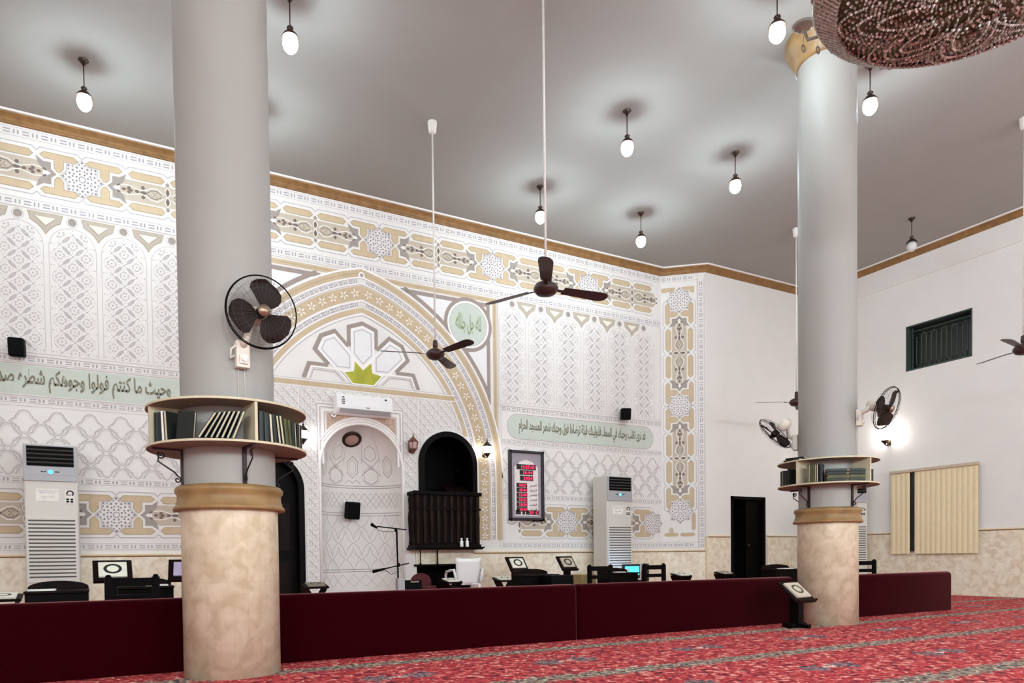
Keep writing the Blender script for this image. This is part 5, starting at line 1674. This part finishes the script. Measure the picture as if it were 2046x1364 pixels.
t = thing('plastic_chair', 'white plastic armchair turned to the niche, under the pulpit balcony', 'chair', (4.80, 9.36, 0), radians(-8))
mb = MB()
cols, rows_ = 8, 7
vs = []
for j in range(rows_+1):
    z = .36+.39*j/rows_
    for i in range(cols+1):
        u = -1+2*i/cols
        wd = .17+.035*j/rows_
        top = .018*abs(u)**3 if j == rows_ else 0
        vs.append((u*wd, -.19-.07*j/rows_+.035*u*u, z+top))
nv = len(vs)
fs = [(j*(cols+1)+i, j*(cols+1)+i+1, (j+1)*(cols+1)+i+1, (j+1)*(cols+1)+i) for j in range(rows_) for i in range(cols)]
mb.add(vs, fs, 0, True)
bo = mb.build('back', M_WHITE, t); md = bo.modifiers.new('thick', 'SOLIDIFY'); md.thickness = .014
mb = MB(); mb.box((0, .02, .37), (.40, .42, .022)); mb.build('seat', M_WHITE, t, .01)
for sx in (-1, 1):
    mb = MB(); mb.tube([(sx*.19, -.22, .40), (sx*.225, -.2, .59), (sx*.235, -.05, .575), (sx*.235, .13, .555), (sx*.225, .20, .50), (sx*.215, .21, .38)], .020, 8); mb.build('arm', M_WHITE, t)
    mb = MB(); mb.cyl((sx*.185, .2, .37), (sx*.225, .24, 0), .026, .018, 8); mb.build('leg', M_WHITE, t)
    mb = MB(); mb.cyl((sx*.175, -.19, .37), (sx*.205, -.25, 0), .026, .018, 8); mb.build('leg', M_WHITE, t)
t = thing('round_stool', 'dark red round-backed stool under the low black recess', 'stool', (4.06, 9.15, 0))
mb = MB(); mb.cyl((0, 0, .30), (0, 0, .37), .17, n=24); mb.build('seat', M_REDP, t, .01)
mb = MB(); n = 14
mb.prism([(-.16, .36)]+[(.16*cos(a), .42+.13*sin(a)) for a in [pi-i*pi/n for i in range(n+1)]]+[(.16, .36)], (0, .13, 0), (1, 0, 0), (0, 0, 1), (0, .03, 0)); mb.build('back', M_REDP, t)
for k in range(4):
    a = k*pi/2+pi/4; mb = MB(); mb.cyl((.11*cos(a), .11*sin(a), .31), (.15*cos(a), .15*sin(a), 0), .016, .013, 8); mb.build('leg', M_DWOOD2, t)
mb = MB(); mb.box((0, 0, .23), (.22, .18, .46)); o = mb.build('equipment_case', M_BLACK, bevel=.008); o.location = (3.80, 9.0, 0)
tag(o, 'black equipment case between the microphone stand and the red stool', 'case')
mb = MB(); mb.box((0, -.092, .44), (.12, .006, .02)); mb.build('handle', M_CHROME, o)

# ---------------------------------------------------------------- vertical blind on the right wall
t = thing('vertical_blind', 'cream vertical blind covering the low window on the right wall', 'blind', (XR, 7.235, 0))
y0, y1, z0, z1 = -.745, .745, .735, 2.285
mb = MB(); mb.box((-.075, 0, z1-.02), (.07, y1-y0+.02, .05)); mb.box((-.02, 0, z1-.02), (.04, y1-y0-.2, .03)); mb.build('head_rail', M_BLINDT, t, .004)
n = 17
for i in range(n):
    y = y1-(i+.5)*(y1-y0)/n
    if i == 4: continue
    wv = (y1-y0)/n*1.04
    mb = MB()
    P = [(-.070-.008*cos(pi*(k/6-.5)), y-wv/2+wv*k/6) for k in range(7)]
    a = radians(30) if i == 3 else 0
    for (xa, ya), (xb, yb) in zip(P, P[1:]):
        mb.add([(xa-a*.0, ya, z0), (xb, yb, z0), (xb, yb, z1-.04), (xa, ya, z1-.04), (xa+.0012, ya, z0), (xb+.0012, yb, z0), (xb+.0012, yb, z1-.04), (xa+.0012, ya, z1-.04)], [(0, 1, 2, 3), (7, 6, 5, 4)], 0, True)
    mb.box((-.075, y, z0+.006), (.006, wv*.95, .012))
    mb.build('vane', M_BLIND, t)
mb = MB(); mb.box((-.025, 0, (z0+z1)/2), (.05, y1-y0-.06, z1-z0-.1)); struct(mb.build('window_3', M_WGLASS)).location = (XR, 7.235, 0)

# ---------------------------------------------------------------- crystal chandelier
CX, CY, CZ, CRr = 4.33, 2.10, 4.0, .84
t = thing('crystal_chandelier', 'large bowl-shaped crystal chandelier cut by the top right picture corner', 'chandelier', (CX, CY, CZ))
mb = MB(); mb.cyl((0, 0, .5), (0, 0, ZC-CZ), .03, n=12); mb.lathe([(.12, ZC-CZ), (.12, ZC-CZ-.05), (.04, ZC-CZ-.12)], 20); mb.build('stem', M_GOLD, t)
bowl = lambda q: -.20*(1-(q/CRr)**2)**.72         # underside of the bowl
mb = MB(); mb.lathe([(max(.001, CRr*.985*sin(i*pi/2/14)), bowl(CRr*.985*sin(i*pi/2/14))+.012) for i in range(15)]+[(CRr*.985, .10)], 48); mb.build('bowl', M_GOLD, t)
mb = MB(); mb.tube([(CRr*cos(2*pi*i/64), CRr*sin(2*pi*i/64), .0) for i in range(64)], .018, 8, closed=True); mb.tube([(CRr*cos(2*pi*i/64), CRr*sin(2*pi*i/64), .10) for i in range(64)], .014, 8, closed=True)
mb.build('rim', M_CRYST, t)
def bead(mb, p, r, h=None, mi=0, k=6):
    h = h or r
    p = Vector(p)
    rg = [p+Vector((r*cos(2*pi*i/k), r*sin(2*pi*i/k), 0)) for i in range(k)]
    mb.add(rg+[p+Vector((0, 0, h)), p-Vector((0, 0, h))], [(i, (i+1) % k, k) for i in range(k)]+[((i+1) % k, i, k+1) for i in range(k)], mi)
mb = MB()
for i in range(150):
    a = 2*pi*i/150
    m_ = 36 if i % 4 == 0 else (28 if i % 2 == 0 else 17)
    for j in range(m_):
        q = CRr*.97*(1-(j+.3)/38)
        aa = a+.12*sin(j*.5+i*.4)
        bead(mb, (q*cos(aa), q*sin(aa), bowl(q)-.008+.012*random.random()), .007+.005*random.random(), .013, random.choice((0, 0, 0, 0, 1, 2, 2)))
o = mb.build('crystal_strands', [M_CRYST, M_CRYSTB, M_CRYSTD], t, merge=False); o['kind'] = 'stuff'
mb = MB()
for k in range(9):                                  # swags: loops of larger beads in lobes under the bowl
    a0 = 2*pi*k/9
    for lp in range(3):
        for j in range(40):
            u = j/39
            q = CRr*(.30+.55*sin(pi*u)-.12*lp*sin(pi*u)); aa = a0+(u-.5)*(1.15-.28*lp)
            bead(mb, (q*cos(aa), q*sin(aa), bowl(q)-.022), .009, .010, random.choice((0, 1, 1)))
o = mb.build('crystal_swags', [M_CRYSTB, M_CRYST], t, merge=False); o['kind'] = 'stuff'
mb = MB()
for i in range(150):
    a = 2*pi*i/150
    q0, q1 = CRr*.86, CRr*1.0
    mb.cyl((q0*cos(a), q0*sin(a), bowl(q0)-.02), (q1*cos(a+.03), q1*sin(a+.03), -.012), .009, .012, 6)
o = mb.build('rim_drops', M_CRYST, t, merge=False); o['kind'] = 'stuff'
for k in range(10):                                 # arms with candle dishes and drops standing out above the rim
    a = 2*pi*k/10+2.93
    d = Vector((cos(a), sin(a), 0))
    P = lambda q, z: tuple(d*q+Vector((0, 0, z)))
    mb = MB(); mb.tube([P(.5, .28), P(.72, .18), P(.9, .14), P(1.02, .18), P(1.05, .27)], .011, 8); ar = mb.build('arm', M_CLEAR, t)
    mb = MB(); mb.lathe([(.012, .0), (.03, .004), (.06, .02), (.072, .035), (.066, .036), (.03, .015)], 16, P(1.05, .26)); mb.build('dish', M_CLEAR, ar)
    mb = MB()
    for q, z, s in ((.95, .14, .05), (1.05, .22, .06), (.86, .10, .06)):
        mb.cyl(P(q, z), P(q, z-s), .0015, n=4)
        c = Vector(P(q, z-s-.02)); x = Vector((-d.y, d.x, 0))
        mb.tube([tuple(c+x*.018*cos(2*pi*i/12)+Vector((0, 0, .022*sin(2*pi*i/12)))) for i in range(12)], .005, 6, closed=True)
    mb.build('drop', M_CLEAR, ar)
